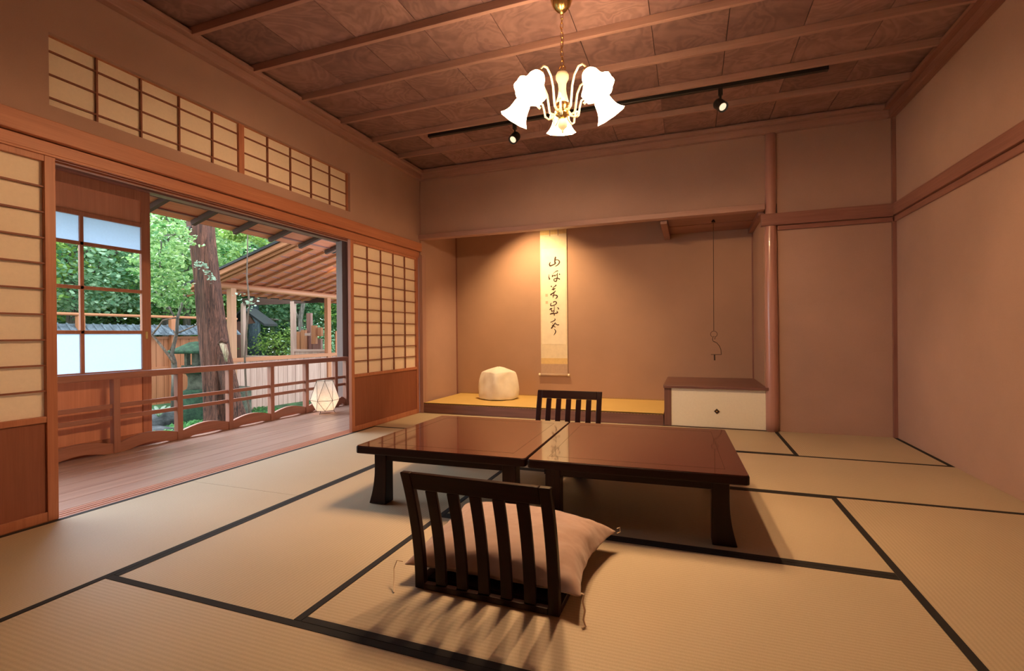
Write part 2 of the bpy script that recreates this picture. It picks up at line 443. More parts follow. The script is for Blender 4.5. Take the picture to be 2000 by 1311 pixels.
mat(.0, 1.9, BACK, .29, 'tatami mat outside the picture behind the viewer, left')
mat(1.9, RW, BACK, .29, 'tatami mat outside the picture behind the viewer, right')

# ------------------------------------------------------------------ walls
TR = (1.51, 3.843, 2.123, 2.495)
b = MB()
b.box(-.14, 0, BACK, TR[0], N1-.05, 2.95); b.box(-.14, 0, TR[1], BY+.0, N1-.05, 2.95)
b.box(-.14, 0, TR[0], TR[1], TR[3], 2.95); b.box(-.14, 0, TR[0], TR[1], N1-.05, TR[2])
b.box(-.14, -.0, BACK, -.45, -.1, N1)
b.box(-.14, -.0, BY, TY+.1, -.1, 2.95)
struct(obj('wall_left', b, 'wall'), 'brown plaster wall above the sliding screens')
b = MB().box(RW, RW+.12, BACK, BY+.1, -.1, 2.95); struct(obj('wall_right', b, 'wall'), 'brown plaster right wall')
b = MB().box(-.14, RW+.12, BACK-.12, BACK, -.1, 2.95); struct(obj('wall_front', b, 'wall'), 'plaster wall behind the viewer')
b = MB(); b.box(3.83, RW, BY, BY+.12, -.1, 2.95); b.box(0, 3.83, BY, BY+.10, 2.135, 2.95)
struct(obj('wall_back', b, 'wall'), 'brown plaster back wall above and right of the alcove')
b = MB(); b.box(0, 3.85, TY, TY+.12, -.1, 2.95); b.box(3.73, 3.85, BY+.12, TY, -.1, 2.95)
struct(obj('wall_alcove', b, 'wall_toko'), 'ochre plaster walls of the alcove')
b = MB().box(0, 3.85, BY+.1, TY, 2.68, 2.75); struct(obj('ceiling_alcove', b, 'darkX'))
b = MB().box(-.14, RW+.12, BACK-.12, TY+.12, 2.95, 3.02); struct(obj('ceiling_cover', b, 'darkX'))

# ceiling boards and battens
b = MB(); NB = 13; ys = [4.555-.4655*i for i in range(12)]
edges = [BY]+[y for y in ys if y > BACK]+[BACK]
xs = [0, .535]+[.535+.461*i for i in range(1, 9)]+[RW]; xs = [0]+[.0745+.461*i for i in range(1, 11)]+[RW]
k = 1
for j in range(len(edges)-1):
    for i in range(len(xs)-1):
        dz = random.uniform(0, .003)
        b.box(xs[i]+.0022, xs[i+1]-.0022, edges[j+1], edges[j], CZ+dz, CZ+.02, a=k); k += 1
struct(obj('ceiling', b, 'ceiling'), 'figured brown wood board ceiling')
for y in edges[1:-1]:
    b = MB().box(.02, RW-.02, y-.031, y-.002, 2.856, CZ+.002); struct(obj('trim_ceiling_batten', b, 'battenX', bevel=.003), 'ceiling batten')
def cornice(name, segs, mt):
    b = MB()
    for s in segs: b.box(*s)
    struct(obj(name, b, mt, bevel=.003))
cornice('trim_cornice_left', [(0, .055, BACK, BY, 2.79, 2.852), (0, .10, BACK, BY, 2.852, 2.882), (0, .07, BACK, BY, 2.882, CZ)], 'battenY')
cornice('trim_cornice_right', [(RW-.055, RW, BACK, BY, 2.79, 2.852), (RW-.10, RW, BACK, BY, 2.852, 2.882), (RW-.07, RW, BACK, BY, 2.882, CZ)], 'darkY')
cornice('trim_cornice_back', [(.055, RW-.055, BY-.055, BY, 2.79, 2.852), (.10, RW-.10, BY-.10, BY, 2.852, 2.882), (.07, RW-.07, BY-.07, BY, 2.882, CZ)], 'battenX')

# lintel (kamoi) and nageshi on left wall
b = MB(); b.box(-.12, .004, BACK, BY-.03, K0+.012, K1)
for x0, x1 in ((-.12, -.085), (-.05, -.035), (-.008, .004)): b.box(x0, x1, BACK, BY-.03, K0, K0+.012)
struct(obj('trim_lintel', b, 'cedarY', bevel=.002), 'grooved lintel above the screens')
b = MB().box(-.0, .035, BACK, BY-.02, N0, N1); struct(obj('trim_nageshi_left', b, 'cedarY', bevel=.004), 'cedar rail above the lintel')
b = MB().box(-.14, -.002, BACK, BY, K1, N0+.06); struct(obj('trim_lintel_back', b, 'darkY'))
# right and back nageshi
b = MB(); b.box(RW-.035, RW, BACK, BY-.0, N0, N1); b.box(RW-.015, RW, BACK, BY-.0, 1.883, N0-.004)
struct(obj('trim_nageshi_right', b, 'darkY', bevel=.003), 'dark rail on the right wall')
b = MB(); b.box(3.69, RW-.035, BY-.065, BY-.0, N0-.01, N1); b.box(3.83, RW-.015, BY-.03, BY-.0, 1.883, N0-.012)
struct(obj('trim_nageshi_back', b, 'darkX', bevel=.003), 'dark rail on the back wall bay')
# corner posts
b = MB(); b.box(0, .05, BY-.045, BY+.045, -.01, K0+.03); b.box(.0, .012, BY-.012, BY+.0, N0, 2.79); struct(obj('trim_post_left_corner', b, 'battenZ', bevel=.003), 'square corner post beside the alcove')
b = MB().box(RW-.03, RW, BY-.03, BY, 0, 2.79); struct(obj('trim_post_right_corner', b, 'darkZ', bevel=.002))
b = MB(); b.box(3.715, 3.73, TY-.015, TY, .1, 2.1); b.box(.0, .015, TY-.015, TY, .1, 2.68); struct(obj('trim_post_alcove_corner', b, 'darkZ'))
# alcove post (round below, planed above)
b = MB(); pr = []
for z in np.linspace(0, 2.79, 24):
    r = .056 if z < 2.0 else .047
    pr.append((3.776+.002*math.sin(z*3), BY-.002, z)); 
b.tube(pr, [(.056-.004*z/2.79+.0012*math.sin(z*7)) if z < 1.93 else .047 for _, _, z in pr], 20)
struct(obj('trim_alcove_post', b, 'log', smooth=True), 'polished round alcove post')
# alcove beam
b = MB().box(0, 3.725, BY-.045, BY+.06, 2.082, 2.138); struct(obj('trim_alcove_beam', b, 'battenX', bevel=.004), 'slim wooden beam across the alcove')
# low ceiling over the cabinet
b = MB()
for i in range(4):
    y0 = BY+.06+i*.224; b.box(2.84, 3.73, y0+.002, y0+.222, 2.10+.004*(i % 2), 2.13)
b.box(2.78, 2.845, BY+.06, TY, 2.045, 2.14); b.box(3.68, 3.73, BY+.06, TY, 2.05, 2.10)
b.box(2.79, 2.80, BY+.06, TY, 2.14, 2.68)
struct(obj('ceiling_cabinet_bay', b, 'darkX', bevel=.002), 'low boarded ceiling over the cabinet')
# alcove platform
b = MB().box(.05, 2.80, BY-.03, BY+.05, 0, .113); struct(obj('trim_alcove_front', b, 'deepX', bevel=.003), 'wooden front rail of the alcove')
b = MB(); b.box(0, 3.73, BY+.05, TY, -.05, .10); struct(obj('floor_alcove', b, 'darkX'))
t = thing('alcove_mat', 'golden rush mat with scalloped front edge on the alcove platform', 'alcove mat', (1.4, 5.6, .10))
b = MB().box(.052, 2.80, BY-.034, TY-.002, .1132, .122)
obj('rush_surface', b, 'tatami_gold', t)
for yy, up_z, sg in ((BY-.034, .122, -1), (TY-.004, .121, 1)):
    b = MB(); n = 84; pts = []
    for i in range(n*4+1):
        pts.append((.05+2.745*i/(n*4), up_z+sg*(.004+.014*abs(math.sin(PI*i/4)))))
    b.prism(pts+[(2.795, up_z), (.05, up_z)], 1, yy, yy+.002)
    obj('scalloped_edging', b, flat('mottled_edging', (.40, .25, .11), .8), t)

# ------------------------------------------------------------------ screens
def shoji(name, y0, y1, xf, label, cols, rows, pz0, pz1, ztop, st=.045, thick=.034):
    # xf = room side face plane x
    r = sroot(name, label, (xf-thick/2, (y0+y1)/2, .0))
    x0, x1 = xf-thick, xf
    b = MB(); b.box(x0, x1, y0, y0+st, .002, ztop); b.box(x0, x1, y1-st, y1, .002, ztop)
    b.box(x0+.002, x1-.002, y0+st, y1-st, pz1, ztop); b.box(x0+.002, x1-.002, y0+st, y1-st, pz0-.03, pz0)
    b.box(x0+.002, x1-.002, y0+st, y1-st, .002, .05)
    obj('frame', b, 'cedarZ', r, bevel=.0015)
    b = MB(); a0, a1 = y0+st, y1-st
    for yy in cols: b.box(x1-.022, x1-.007, yy-.004, yy+.004, pz0, pz1)
    nrow = rows
    for i in range(1, nrow):
        z = pz0+(pz1-pz0)*i/nrow; b.box(x1-.0225, x1-.0055, a0, a1, z-.004, z+.004)
    obj('lattice', b, 'kumiko', r)
    b = MB().box(x1-.0265, x1-.0245, a0-.002, a1+.002, pz0-.002, pz1+.002); obj('paper', b, 'shoji', r)
    b = MB().box(x1-.026, x1-.012, a0-.002, a1+.002, .048, pz0-.028); obj('lower_panel', b, 'panel', r)
    return r
y0, y1 = 3.845, 5.08
cols = [3.89+ (5.035-3.89)*i/5 for i in range(1, 5)]
shoji('door_1', y0, y1, -.004, 'sliding paper screen right of the veranda opening', cols, 10, .555, 1.835, K0+.006)
shoji('door_2', .32, 1.535, -.004, 'sliding paper screen at the left edge', [1.25, 1.01, .77, .53], 10, .535, 1.83, K0+.006)
shoji('door_3', -.9, .34, -.05, 'sliding paper screen beyond the left edge', [.1, -.13, -.37, -.6], 10, .535, 1.83, K0+.006)

# transom windows
def transom(name, y0, y1, cols, label, le, re):
    r = sroot(name, label, (-.05, (y0+y1)/2, TR[2])); x1 = -.03
    b = MB()
    if le: b.box(x1-.025, x1+.004, y0, y0+le, TR[2], TR[3])
    if re: b.box(x1-.025, x1+.004, y1-re, y1, TR[2], TR[3])
    b.box(x1-.02, x1, y0, y1, TR[3]-.003, TR[3]); b.box(x1-.02, x1, y0, y1, TR[2], TR[2]+.003)
    obj('frame', b, 'cedarZ', r)
    b = MB()
    for yy in cols: b.box(x1-.016, x1-.001, yy-.0045, yy+.0045, TR[2], TR[3])
    for z in (2.176, 2.296, 2.416): b.box(x1-.015, x1-.003, y0, y1, z-.004, z+.004)
    obj('lattice', b, 'kumiko', r)
    obj('paper', MB().box(x1-.02, x1-.017, y0, y1, TR[2], TR[3]), 'shoji', r)
transom('window_1', 1.51, 2.665, [1.51+.2325*i for i in range(1, 5)], 'paper transom screen, near half', 0, .022)
transom('window_2', 2.665, 3.843, [2.675+.232*i for i in range(1, 5)], 'paper transom screen, far half', .022, .012)

# ------------------------------------------------------------------ veranda: outer frame, glass door, railing, eave
b = MB().box(-1.50, -1.40, -1.0, 5.5, 2.215, 2.36); b.box(-1.50, -1.46, -1.0, 5.5, 2.36, 2.42); struct(obj('trim_veranda_beam', b, 'darkY', bevel=.003), 'dark outer lintel of the veranda')
b = MB(); b.prism([(-1.50, 2.37), (-.145, 2.80), (-.145, 2.83), (-1.50, 2.40)], 1, -1.0, 5.5); struct(obj('ceiling_veranda', b, 'darkY'))
b = MB().box(-1.46, -1.36, 5.37, 5.47, -.06, 2.22); struct(obj('trim_veranda_post', b, wood('grey_pillar', (.27, .18, .165), (.18, .12, .11), 'Z', 12, .6), bevel=.004), 'weathered square pillar at the far end of the veranda')
b = MB().box(-1.38, -.14, 5.46, 5.53, -.06, 2.8); struct(obj('wall_veranda_end', b, 'darkZ'))
b = MB().box(-1.50, -.145, -1.1, -1.0, -.06, 2.8); struct(obj('wall_veranda_near', b, 'darkZ'))
b = MB().box(-1.53, -1.40, -1.0, 5.5, -.03, .045); struct(obj('trim_veranda_sill', b, 'cedarY', bevel=.002))
# sliding glass door
def glassdoor():
    X0, X1 = -1.482, -1.452; ya, yb = 1.75, 2.945
    r = sroot('door_4', 'sliding veranda door with clear and frosted panes', (-1.467, 2.35, .045))
    b = MB(); b.box(X0, X1, ya, ya+.07, .045, 2.215); b.box(X0, X1, yb-.074, yb, .045, 2.215)
    a0, a1 = ya+.07, yb-.074
    b.box(X0, X1, a0, a1, 2.13, 2.215); b.box(X0, X1, a0, a1, 1.90, 1.935); b.box(X0, X1, a0, a1, .60, .655); b.box(X0, X1, a0, a1, .045, .10)
    for z in (1.683, 1.333, .979): b.box(X0+.002, X1-.002, a0, a1, z-.014, z+.014)
    b.box(X0+.002, X1-.002, 2.414, 2.440, .655, 1.90)
    obj('frame', b, 'cedarZ', r, bevel=.002)
    for lo, hi, mt in ((1.697, 1.90, 'frost'), (1.347, 1.669, 'glass'), (.993, 1.319, 'glass'), (.655, .965, 'frost')):
        for p, q in ((a0, 2.414), (2.440, a1)):
            if mt == 'glass':
                obj('clear_pane', MB().add([(X0+.012, p, lo), (X0+.012, q, lo), (X0+.012, q, hi), (X0+.012, p, hi)], [(0, 1, 2, 3)]), mt, r)
            else:
                obj('frosted_pane', MB().box(X0+.010, X0+.013, p, q, lo, hi), mt, r)
    obj('upper_panel', MB().box(X0+.008, X0+.02, a0, a1, 1.935, 2.13), 'panelout', r)
    obj('lower_panel', MB().box(X0+.008, X0+.02, a0, a1, .10, .60), 'panelout', r)
    obj('pull', MB().box(X1, X1+.004, yb-.05, yb-.03, .92, .985), 'brass', r, bevel=.001)
glassdoor()
# railing
t = thing('veranda_railing', 'low cedar railing with arched base boards along the outer edge of the veranda', 'railing', (-1.325, 3.2, 0))
b = MB().box(-1.357, -1.293, .45, 5.40, .597, .652); obj('handrail', b, 'railY', t, bevel=.008)
for z in (.380, .283):
    b = MB().box(-1.335, -1.315, .45, 5.40, z-.017, z+.017); obj('middle_rail', b, 'railY', t, bevel=.003)
pc = [2.575-.519*i for i in range(1, 5)][::-1]+[2.575+.519*i for i in range(0, 6)]
for y in pc:
    obj('post', MB().box(-1.352, -1.298, y-.024, y+.024, .0, .60), 'railZ', t, bevel=.003)
obj('post', MB().box(-1.355, -1.295, 5.355, 5.41, .0, .65), 'railZ', t, bevel=.003)
pe = pc+[5.38]
for i in range(len(pe)-1):
    ya, yb = pe[i]+.024, pe[i+1]-.024; up_ = []; lo = []
    for j in range(15):
        s = j/14; yy = ya+(yb-ya)*s
        up_.append((yy, .078+.042*math.sin(PI*s))); a = max(0, (s-.12)/.76); lo.append((yy, .001+(.034*math.sin(PI*a) if 0 < s-.12 < .76 else 0)))
    b = MB().prism(up_+lo[::-1], 0, -1.340, -1.308); obj('base_board', b, 'railY', t)
# eave
t = sroot('ceiling_eave', 'underside of the veranda eave', (-1.8, 3, 2.2))
def ez(x): return 2.20+(x+2.08)*.30
b = MB(); b.prism([(-1.42, ez(-1.42)), (-1.42, ez(-1.42)+.02), (-2.08, ez(-2.08)+.02), (-2.08, ez(-2.08))], 1, -1.2, 6.0)
obj('eave_boards', b, 'eaveY', t)
for i in range(14):
    y = 3.26+.515*(i-8); b = MB().beam((-1.42, y, ez(-1.42)-.035), (-2.04, y, ez(-2.04)-.035), .045, .05); obj('eave_rafter', b, 'verydark', t)
for x in (-1.56, -1.76, -1.95):
    b = MB().box(x-.011, x+.011, -1.2, 6.0, ez(x)-.016, ez(x)); obj('eave_batten', b, 'darkY', t)
b = MB(); b.prism([(-1.42, ez(-1.42)+.03), (-1.42, ez(-1.42)+.10), (-2.12, ez(-2.12)+.06), (-2.12, ez(-2.12)+.02)], 1, -1.3, 6.1)
b.prism([(-1.50, 2.41), (-.145, 2.84), (-.145, 2.90), (-1.50, 2.47)], 1, -1.3, 5.6)
obj('roof_skin', b, 'blacktile', t)

# ------------------------------------------------------------------ lantern on veranda
t = thing('floor_lantern', 'faceted white paper lantern glowing on the veranda floor', 'lantern', (-1.08, 4.70, 0), .2)
def ring(r, z, n=6, ph=0): return [Vector((r*math.cos(ph+2*PI*k/n), r*math.sin(ph+2*PI*k/n), z)) for k in range(n)]
R1, R2, R3 = ring(.105, .395), ring(.165, .165, 6, PI/6), ring(.112, .04)
vs = R1+R2+R3; fs = []
for k in range(6):
    k2 = (k+1) % 6
    fs += [(k, 6+k, k2), (6+k, 6+k2, k2), (12+k, 12+k2, 6+k), (12+k2, 6+k2, 6+k)]
obj('paper_shade', MB().add(vs, fs), 'lantern', t, local=True)
b = MB()
for k in range(6):
    k2 = (k+1) % 6
    for p, q in ((R1[k], R2[k]), (R1[k2], R2[k]), (R2[k], R2[k2]), (R2[k], R3[k]), (R2[k], R3[k2]), (R1[k], R1[k2]), (R3[k], R3[k2])):
        b.tube([p*1.004, q*1.004], .0022, 5)
obj('wire_frame', b, 'iron', t, local=True)
for k in range(3):
    a = 2*PI*k/3+.5
    obj('leg', MB().tube([(.09*math.cos(a), .09*math.sin(a), .045), (.115*math.cos(a), .115*math.sin(a), .003)], .003, 6), 'iron', t, local=True)
obj('lamp_base', MB().lathe([(.045, .045), (.05, .05), (.05, .06), (.02, .065)], n=16), 'iron', t, local=True)
lamp('lantern_bulb_light', 'POINT', W(t) @ Vector((.015, -.01, .15)), 1.1, (1, .66, .40), .03, t)

# ------------------------------------------------------------------ cabinet
t = thing('alcove_cabinet', 'low cabinet with dark wooden top and cream paper door right of the alcove', 'cabinet', (3.27, 5.6, 0))
obj('cabinet_top', MB().box(2.80, 3.745, BY-.05, TY-.001, .383, .410), 'deepX', t, bevel=.004)
b = MB(); b.box(2.808, 2.875, BY-.02, BY+.05, 0, .383); b.box(2.808, 2.84, BY+.05, TY-.001, .10, .383); b.box(2.875, 3.72, BY-.01, BY+.02, .0, .006)
obj('frame', b, 'deepZ', t, bevel=.002)
d = obj('sliding_door', MB().box(2.872, 3.722, BY-.012, BY+.01, .006, .383), 'cabpaper', t, bevel=.001); d['label'] = 'cream paper door panel'
b = MB(); b.prism([(3.296+.026*math.cos(PI*i/2)*(1), .165+.026*math.sin(PI*i/2)) for i in range(4)], 1, BY-.018, BY-.012)
b.prism([(3.296+.019*math.cos(PI*i/8), .165+.019*math.sin(PI*i/8)) for i in range(16)], 1, BY-.021, BY-.016)
obj('door_pull', b, 'iron', d); obj('pull_center', MB().lathe([(.007, 0), (.007, .004), (.003, .006)], (3.296, BY-.021, .165), 12, Matrix.Rotation(PI/2, 3, 'X')), 'brass', d)

# ------------------------------------------------------------------ scroll
XS0, XS1 = 1.228, 1.582
t = thing('hanging_scroll', 'tall calligraphy scroll hanging on the alcove back wall', 'scroll', (1.41, TY-.01, .38))
yS = TY-.012
obj('scroll_silk', MB().box(XS0, XS1, yS, yS+.003, .42, 2.42), 'scrollcloth', t)
obj('writing_paper', MB().box(XS0+.018, XS1-.018, yS-.0015, yS, .80, 2.04), 'scrollpaper', t)
obj('lower_band', MB().box(XS0+.002, XS1-.002, yS-.001, yS, .545, .62), 'goldband', t)
obj('lower_brocade', MB().box(XS0, XS1, yS-.002, yS, .42, .545), 'brocade', t)
obj('upper_brocade', MB().box(XS0, XS1, yS-.001, yS, 2.22, 2.42), 'goldband', t)
b = MB().tube([(XS0-.005, yS-.006, .405), (XS1+.005, yS-.006, .405)], .015, 14); obj('roller', b, 'brocade', t, smooth=True)
for s, x in ((-1, XS0-.005), (1, XS1+.005)):
    obj('roller_end', MB().tube([(x, yS-.006, .405), (x+s*.022, yS-.006, .405), (x+s*.026, yS-.006, .405)], [.016, .018, .01], 14), 'ivory', t, smooth=True)
obj('upper_rod', MB().tube([(XS0, yS-.004, 2.425), (XS1, yS-.004, 2.425)], .008, 10), 'darkX', t)
obj('hanging_cord', MB().tube([(XS0+.08, yS-.004, 2.43), (1.405, yS+.004, 2.56), (XS1-.08, yS-.004, 2.43)], .002, 6), 'string', t)
for x in (1.36, 1.47):
    obj('ribbon', MB().box(x-.006, x+.006, yS-.003, yS-.0015, 2.20, 2.42), 'brocade', t)
# brush strokes as ribbons of ink
def ribbon(b, pts, depth=0):
    P = [(XS0+x/1000, .42+z/1000, w_/1000) for x, z, w_ in pts]
    # smooth subdivide
    Q = []
    for i in range(len(P)-1):
        p0 = P[max(i-1, 0)]; p1 = P[i]; p2 = P[i+1]; p3 = P[min(i+2, len(P)-1)]
        for k_ in range(5):
            s = k_/5; Q.append(tuple(.5*((2*p1[j])+(-p0[j]+p2[j])*s+(2*p0[j]-5*p1[j]+4*p2[j]-p3[j])*s*s+(-p0[j]+3*p1[j]-3*p2[j]+p3[j])*s**3) for j in range(3)))
    Q.append(P[-1]); vs = []; n = len(Q)
    for i, (x, z, w_) in enumerate(Q):
        a = Q[max(i-1, 0)]; c = Q[min(i+1, n-1)]; dx, dz = c[0]-a[0], c[1]-a[1]; L = math.hypot(dx, dz) or 1e-9
        nx, nz = -dz/L, dx/L; e = w_/2*(.45 if i in (0, n-1) else 1)
        yy = yS-.0022-depth
        vs += [(x+nx*e, yy, z+nz*e), (x-nx*e, yy, z-nz*e)]
    b.add(vs, [(2*i, 2*i+1, 2*i+3, 2*i+2) for i in range(n-1)])
chars = [   # brush strokes of the five characters: x, z, width in millimetres from the scroll's lower left corner
 [[(207.6, 1510.4, 18.7), (202.2, 1485.5, 20.6), (196.6, 1450.6, 18.7), (201.6, 1420.1, 16.8)], [(137.7, 1444.1, 9.4), (125.9, 1419.5, 16.8), (135.1, 1396.2, 19.6), (167.6, 1404.5, 15.9), (201.6, 1420.1, 15.9), (206.9, 1439.9, 14.0)], [(202.0, 1465.4, 12.2), (230.5, 1468.7, 11.2), (256.2, 1449.5, 15.0), (253.4, 1422.1, 15.9), (224.7, 1396.1, 12.2), (196.1, 1385.2, 6.5)]],
 [[(119.5, 1288.4, 4.7), (115.0, 1253.2, 11.2), (126.7, 1217.2, 23.4)], [(239.6, 1324.9, 15.9), (218.9, 1323.5, 10.3), (182.3, 1300.3, 5.6), (171.8, 1285.7, 5.6)], [(161.3, 1281.2, 8.4), (165.3, 1260.8, 15.0), (155.8, 1250.2, 12.2)], [(166.3, 1258.2, 8.4), (189.9, 1272.2, 11.2), (193.4, 1256.9, 11.2)], [(194.9, 1256.8, 7.5), (221.1, 1280.7, 12.2)], [(262.5, 1286.1, 20.6), (252.1, 1274.1, 14.0)], [(229.1, 1302.9, 8.4), (228.7, 1262.7, 12.2), (224.2, 1222.7, 13.1), (212.5, 1193.0, 15.0), (189.2, 1196.6, 13.1), (182.6, 1217.1, 11.2), (207.7, 1229.5, 12.2), (238.8, 1229.5, 13.1), (261.9, 1213.3, 18.7)]],
 [[(144.3, 1138.1, 11.2), (152.0, 1120.1, 20.6)], [(213.2, 1145.2, 21.5), (199.0, 1130.7, 13.1), (170.2, 1109.3, 9.4), (180.4, 1091.2, 16.8)], [(151.7, 1084.8, 11.2), (175.3, 1093.9, 15.9), (203.9, 1100.3, 10.3)], [(177.8, 1091.3, 20.6), (177.7, 1076.2, 14.0)], [(203.7, 1070.1, 10.3), (185.3, 1050.7, 14.0), (153.8, 1031.7, 17.8), (133.8, 1017.3, 21.5)], [(156.2, 1003.8, 9.4), (190.2, 1015.2, 12.2), (221.3, 1006.5, 15.9), (223.7, 986.3, 15.9), (200.1, 964.5, 6.5)], [(177.5, 1058.5, 11.2), (179.9, 1028.2, 12.2), (171.8, 993.2, 9.4), (166.4, 978.2, 5.6)]],
 [[(146.7, 917.5, 5.9), (137.1, 899.6, 12.6), (139.3, 879.1, 14.3), (169.9, 880.5, 11.8), (202.9, 895.4, 13.5), (214.8, 915.4, 14.3), (198.5, 931.8, 12.6), (177.4, 928.0, 12.6), (174.9, 914.4, 11.0)], [(184.0, 880.1, 5.9), (185.1, 843.7, 8.4), (183.5, 821.0, 10.1)], [(118.5, 825.0, 8.4), (136.6, 840.4, 14.3), (157.8, 844.4, 12.6)], [(141.3, 835.8, 11.8), (148.2, 812.8, 12.6), (157.4, 798.9, 11.0)], [(221.2, 851.8, 7.6), (239.8, 844.5, 12.6), (239.7, 828.6, 18.5)], [(155.2, 808.1, 10.1), (183.4, 814.2, 11.0), (173.8, 789.4, 11.8), (183.0, 771.1, 14.3), (183.7, 746.1, 8.4)], [(124.2, 767.8, 11.8), (154.9, 778.5, 17.7), (192.5, 777.6, 14.3), (227.6, 788.2, 16.9), (213.8, 811.2, 6.7)]],
 [[(188.2, 714.2, 6.7), (194.1, 695.9, 13.5), (168.1, 678.2, 11.8), (130.3, 662.9, 10.1)], [(163.2, 657.8, 5.9), (156.0, 639.7, 6.7)], [(200.8, 661.7, 8.4), (181.9, 639.3, 12.6), (162.8, 607.8, 16.0), (139.0, 583.1, 19.4)], [(148.7, 612.5, 8.4), (181.9, 639.3, 10.1), (205.3, 641.2, 11.0), (223.9, 629.6, 11.8), (247.2, 631.5, 14.3)], [(174.7, 625.8, 8.4), (181.6, 612.1, 9.3), (197.9, 598.2, 12.6)], [(179.0, 578.0, 6.7), (197.5, 557.4, 12.6), (197.3, 530.1, 13.5), (173.5, 496.2, 5.1)]],
]
for strokes in chars:
    b = MB()
    for j, st in enumerate(strokes): ribbon(b, st, depth=.00012*j)
    obj('brush_character', b, 'ink', t, fixn=False)
for x, z in ((1.3104, 1.4359), (1.3130, 1.3427)):
    obj('seal_mark', MB().box(x-.016, x+.016, yS-.0021, yS-.0016, z-.018, z+.018), 'seal', t)

# ------------------------------------------------------------------ cloth covered object on the alcove mat
def covered():
    t = thing('cloth_covered_pot', 'boxy pot wrapped in a white cotton cloth on the alcove mat', 'covered pot', (.775, 5.70, .1215), math.radians(14))
    n = 72; prof = [(.21, 0), (.238, .010), (.246, .035), (.228, .12), (.208, .19), (.190, .26), (.176, .315), (.168, .336), (.166, .342), (.157, .350), (.108, .378), (.05, .400), (.0, .406)]
    vs = []; fs = []
    for i, (r, z) in enumerate(prof):
        sq = min(1, max(0, (z-.02)/.28))
        for k in range(n):
            a = 2*PI*k/n+PI/4; c, s = math.cos(a-PI/4), math.sin(a-PI/4)
            # rounded at the base, square with corners near the top
            p = 2.1+10*sq*sq; rr = 1/((abs(math.cos(a))**p+abs(math.sin(a))**p)**(1/p))
            q = r*(1+(rr-1)*.95)
            fold = .004*math.sin(9*a+z*14)*(1-sq*.6)+.004*math.sin(5*a-z*30)
            zz = z - (.03*sq*(rr-1) if i > 5 else 0)
            vs.append((c*(q+fold), s*(q+fold), zz))
    for i in range(len(prof)-1):
        for k in range(n):
            a = i*n+k; b_ = i*n+(k+1) % n; fs.append((a, b_, b_+n, a+n))
    fs.append(tuple(range(n))[::-1])
    o = obj('cotton_cloth', MB().add(vs, fs), 'cloth', t, smooth=True, local=True)
    # soft lumps
    tex = bpy.data.textures.new('lumps', 'CLOUDS'); tex.noise_scale = .12
    md = o.modifiers.new('sub', 'SUBSURF'); md.levels = 1; md.render_levels = 1
    md = o.modifiers.new('lump', 'DISPLACE'); md.texture = tex; md.strength = .012; md.mid_level = .5; md.texture_coords = 'LOCAL'
    for a in (0, PI/2, PI, -PI/2):
        rr = .208
        b = MB().lathe([(.0, .354), (.008, .351), (.013, .343), (.012, .33), (0, .30)], (rr*.93*math.cos(a), rr*.93*math.sin(a), -.008), 10)
        obj('gathered_corner', b, 'cloth', t, smooth=True, local=True)
covered()

# ------------------------------------------------------------------ pothook
t = thing('hanging_hook', 'thin iron pot hook hanging on a long rod above the cabinet', 'hook', (3.292, 5.45, .60))
hy = 5.45
obj('rod', MB().tube([(3.292, hy, 2.10), (3.2878, 5.4500, 0.9523)], .0028, 6), 'iron', t)
obj('ceiling_plate', MB().lathe([(.018, 0), (.018, .012), (.006, .03)], (3.292, hy, 2.075), 12), 'iron', t)
b = MB(); c = Vector((3.2890, 5.4500, 0.9151)); b.tube([c+Vector((.032*math.cos(a), 0, .032*math.sin(a))) for a in np.linspace(-1.0, PI+1.0, 18)], .0022, 6, False)
obj('ring', b, 'iron', t)
obj('hook_link', MB().tube([(3.2969, 5.4500, 0.8618), (3.3021, 5.4500, 0.8910), (3.2824, 5.4500, 0.8938), (3.2748, 5.4500, 0.8619), (3.2820, 5.4500, 0.8406), (3.3065, 5.4500, 0.8299)], .0028, 6), 'iron', t)
obj('curved_arm', MB().tube([(3.2870, 5.4500, 0.8406), (3.3163, 5.4500, 0.8245), (3.3405, 5.4500, 0.7927), (3.3548, 5.4500, 0.7556), (3.3579, 5.4500, 0.7053)], .003, 6), 'iron', t)
obj('cross_bar', MB().tube([(3.2589, 5.4500, 0.7031), (3.3593, 5.4500, 0.7037)], .003, 6), 'iron', t)
b = MB(); b.tube([(3.2933, 5.4500, 0.7023), (3.2944, 5.4500, 0.6438)], .007, 8); obj('hanging_tube', b, 'iron', t)

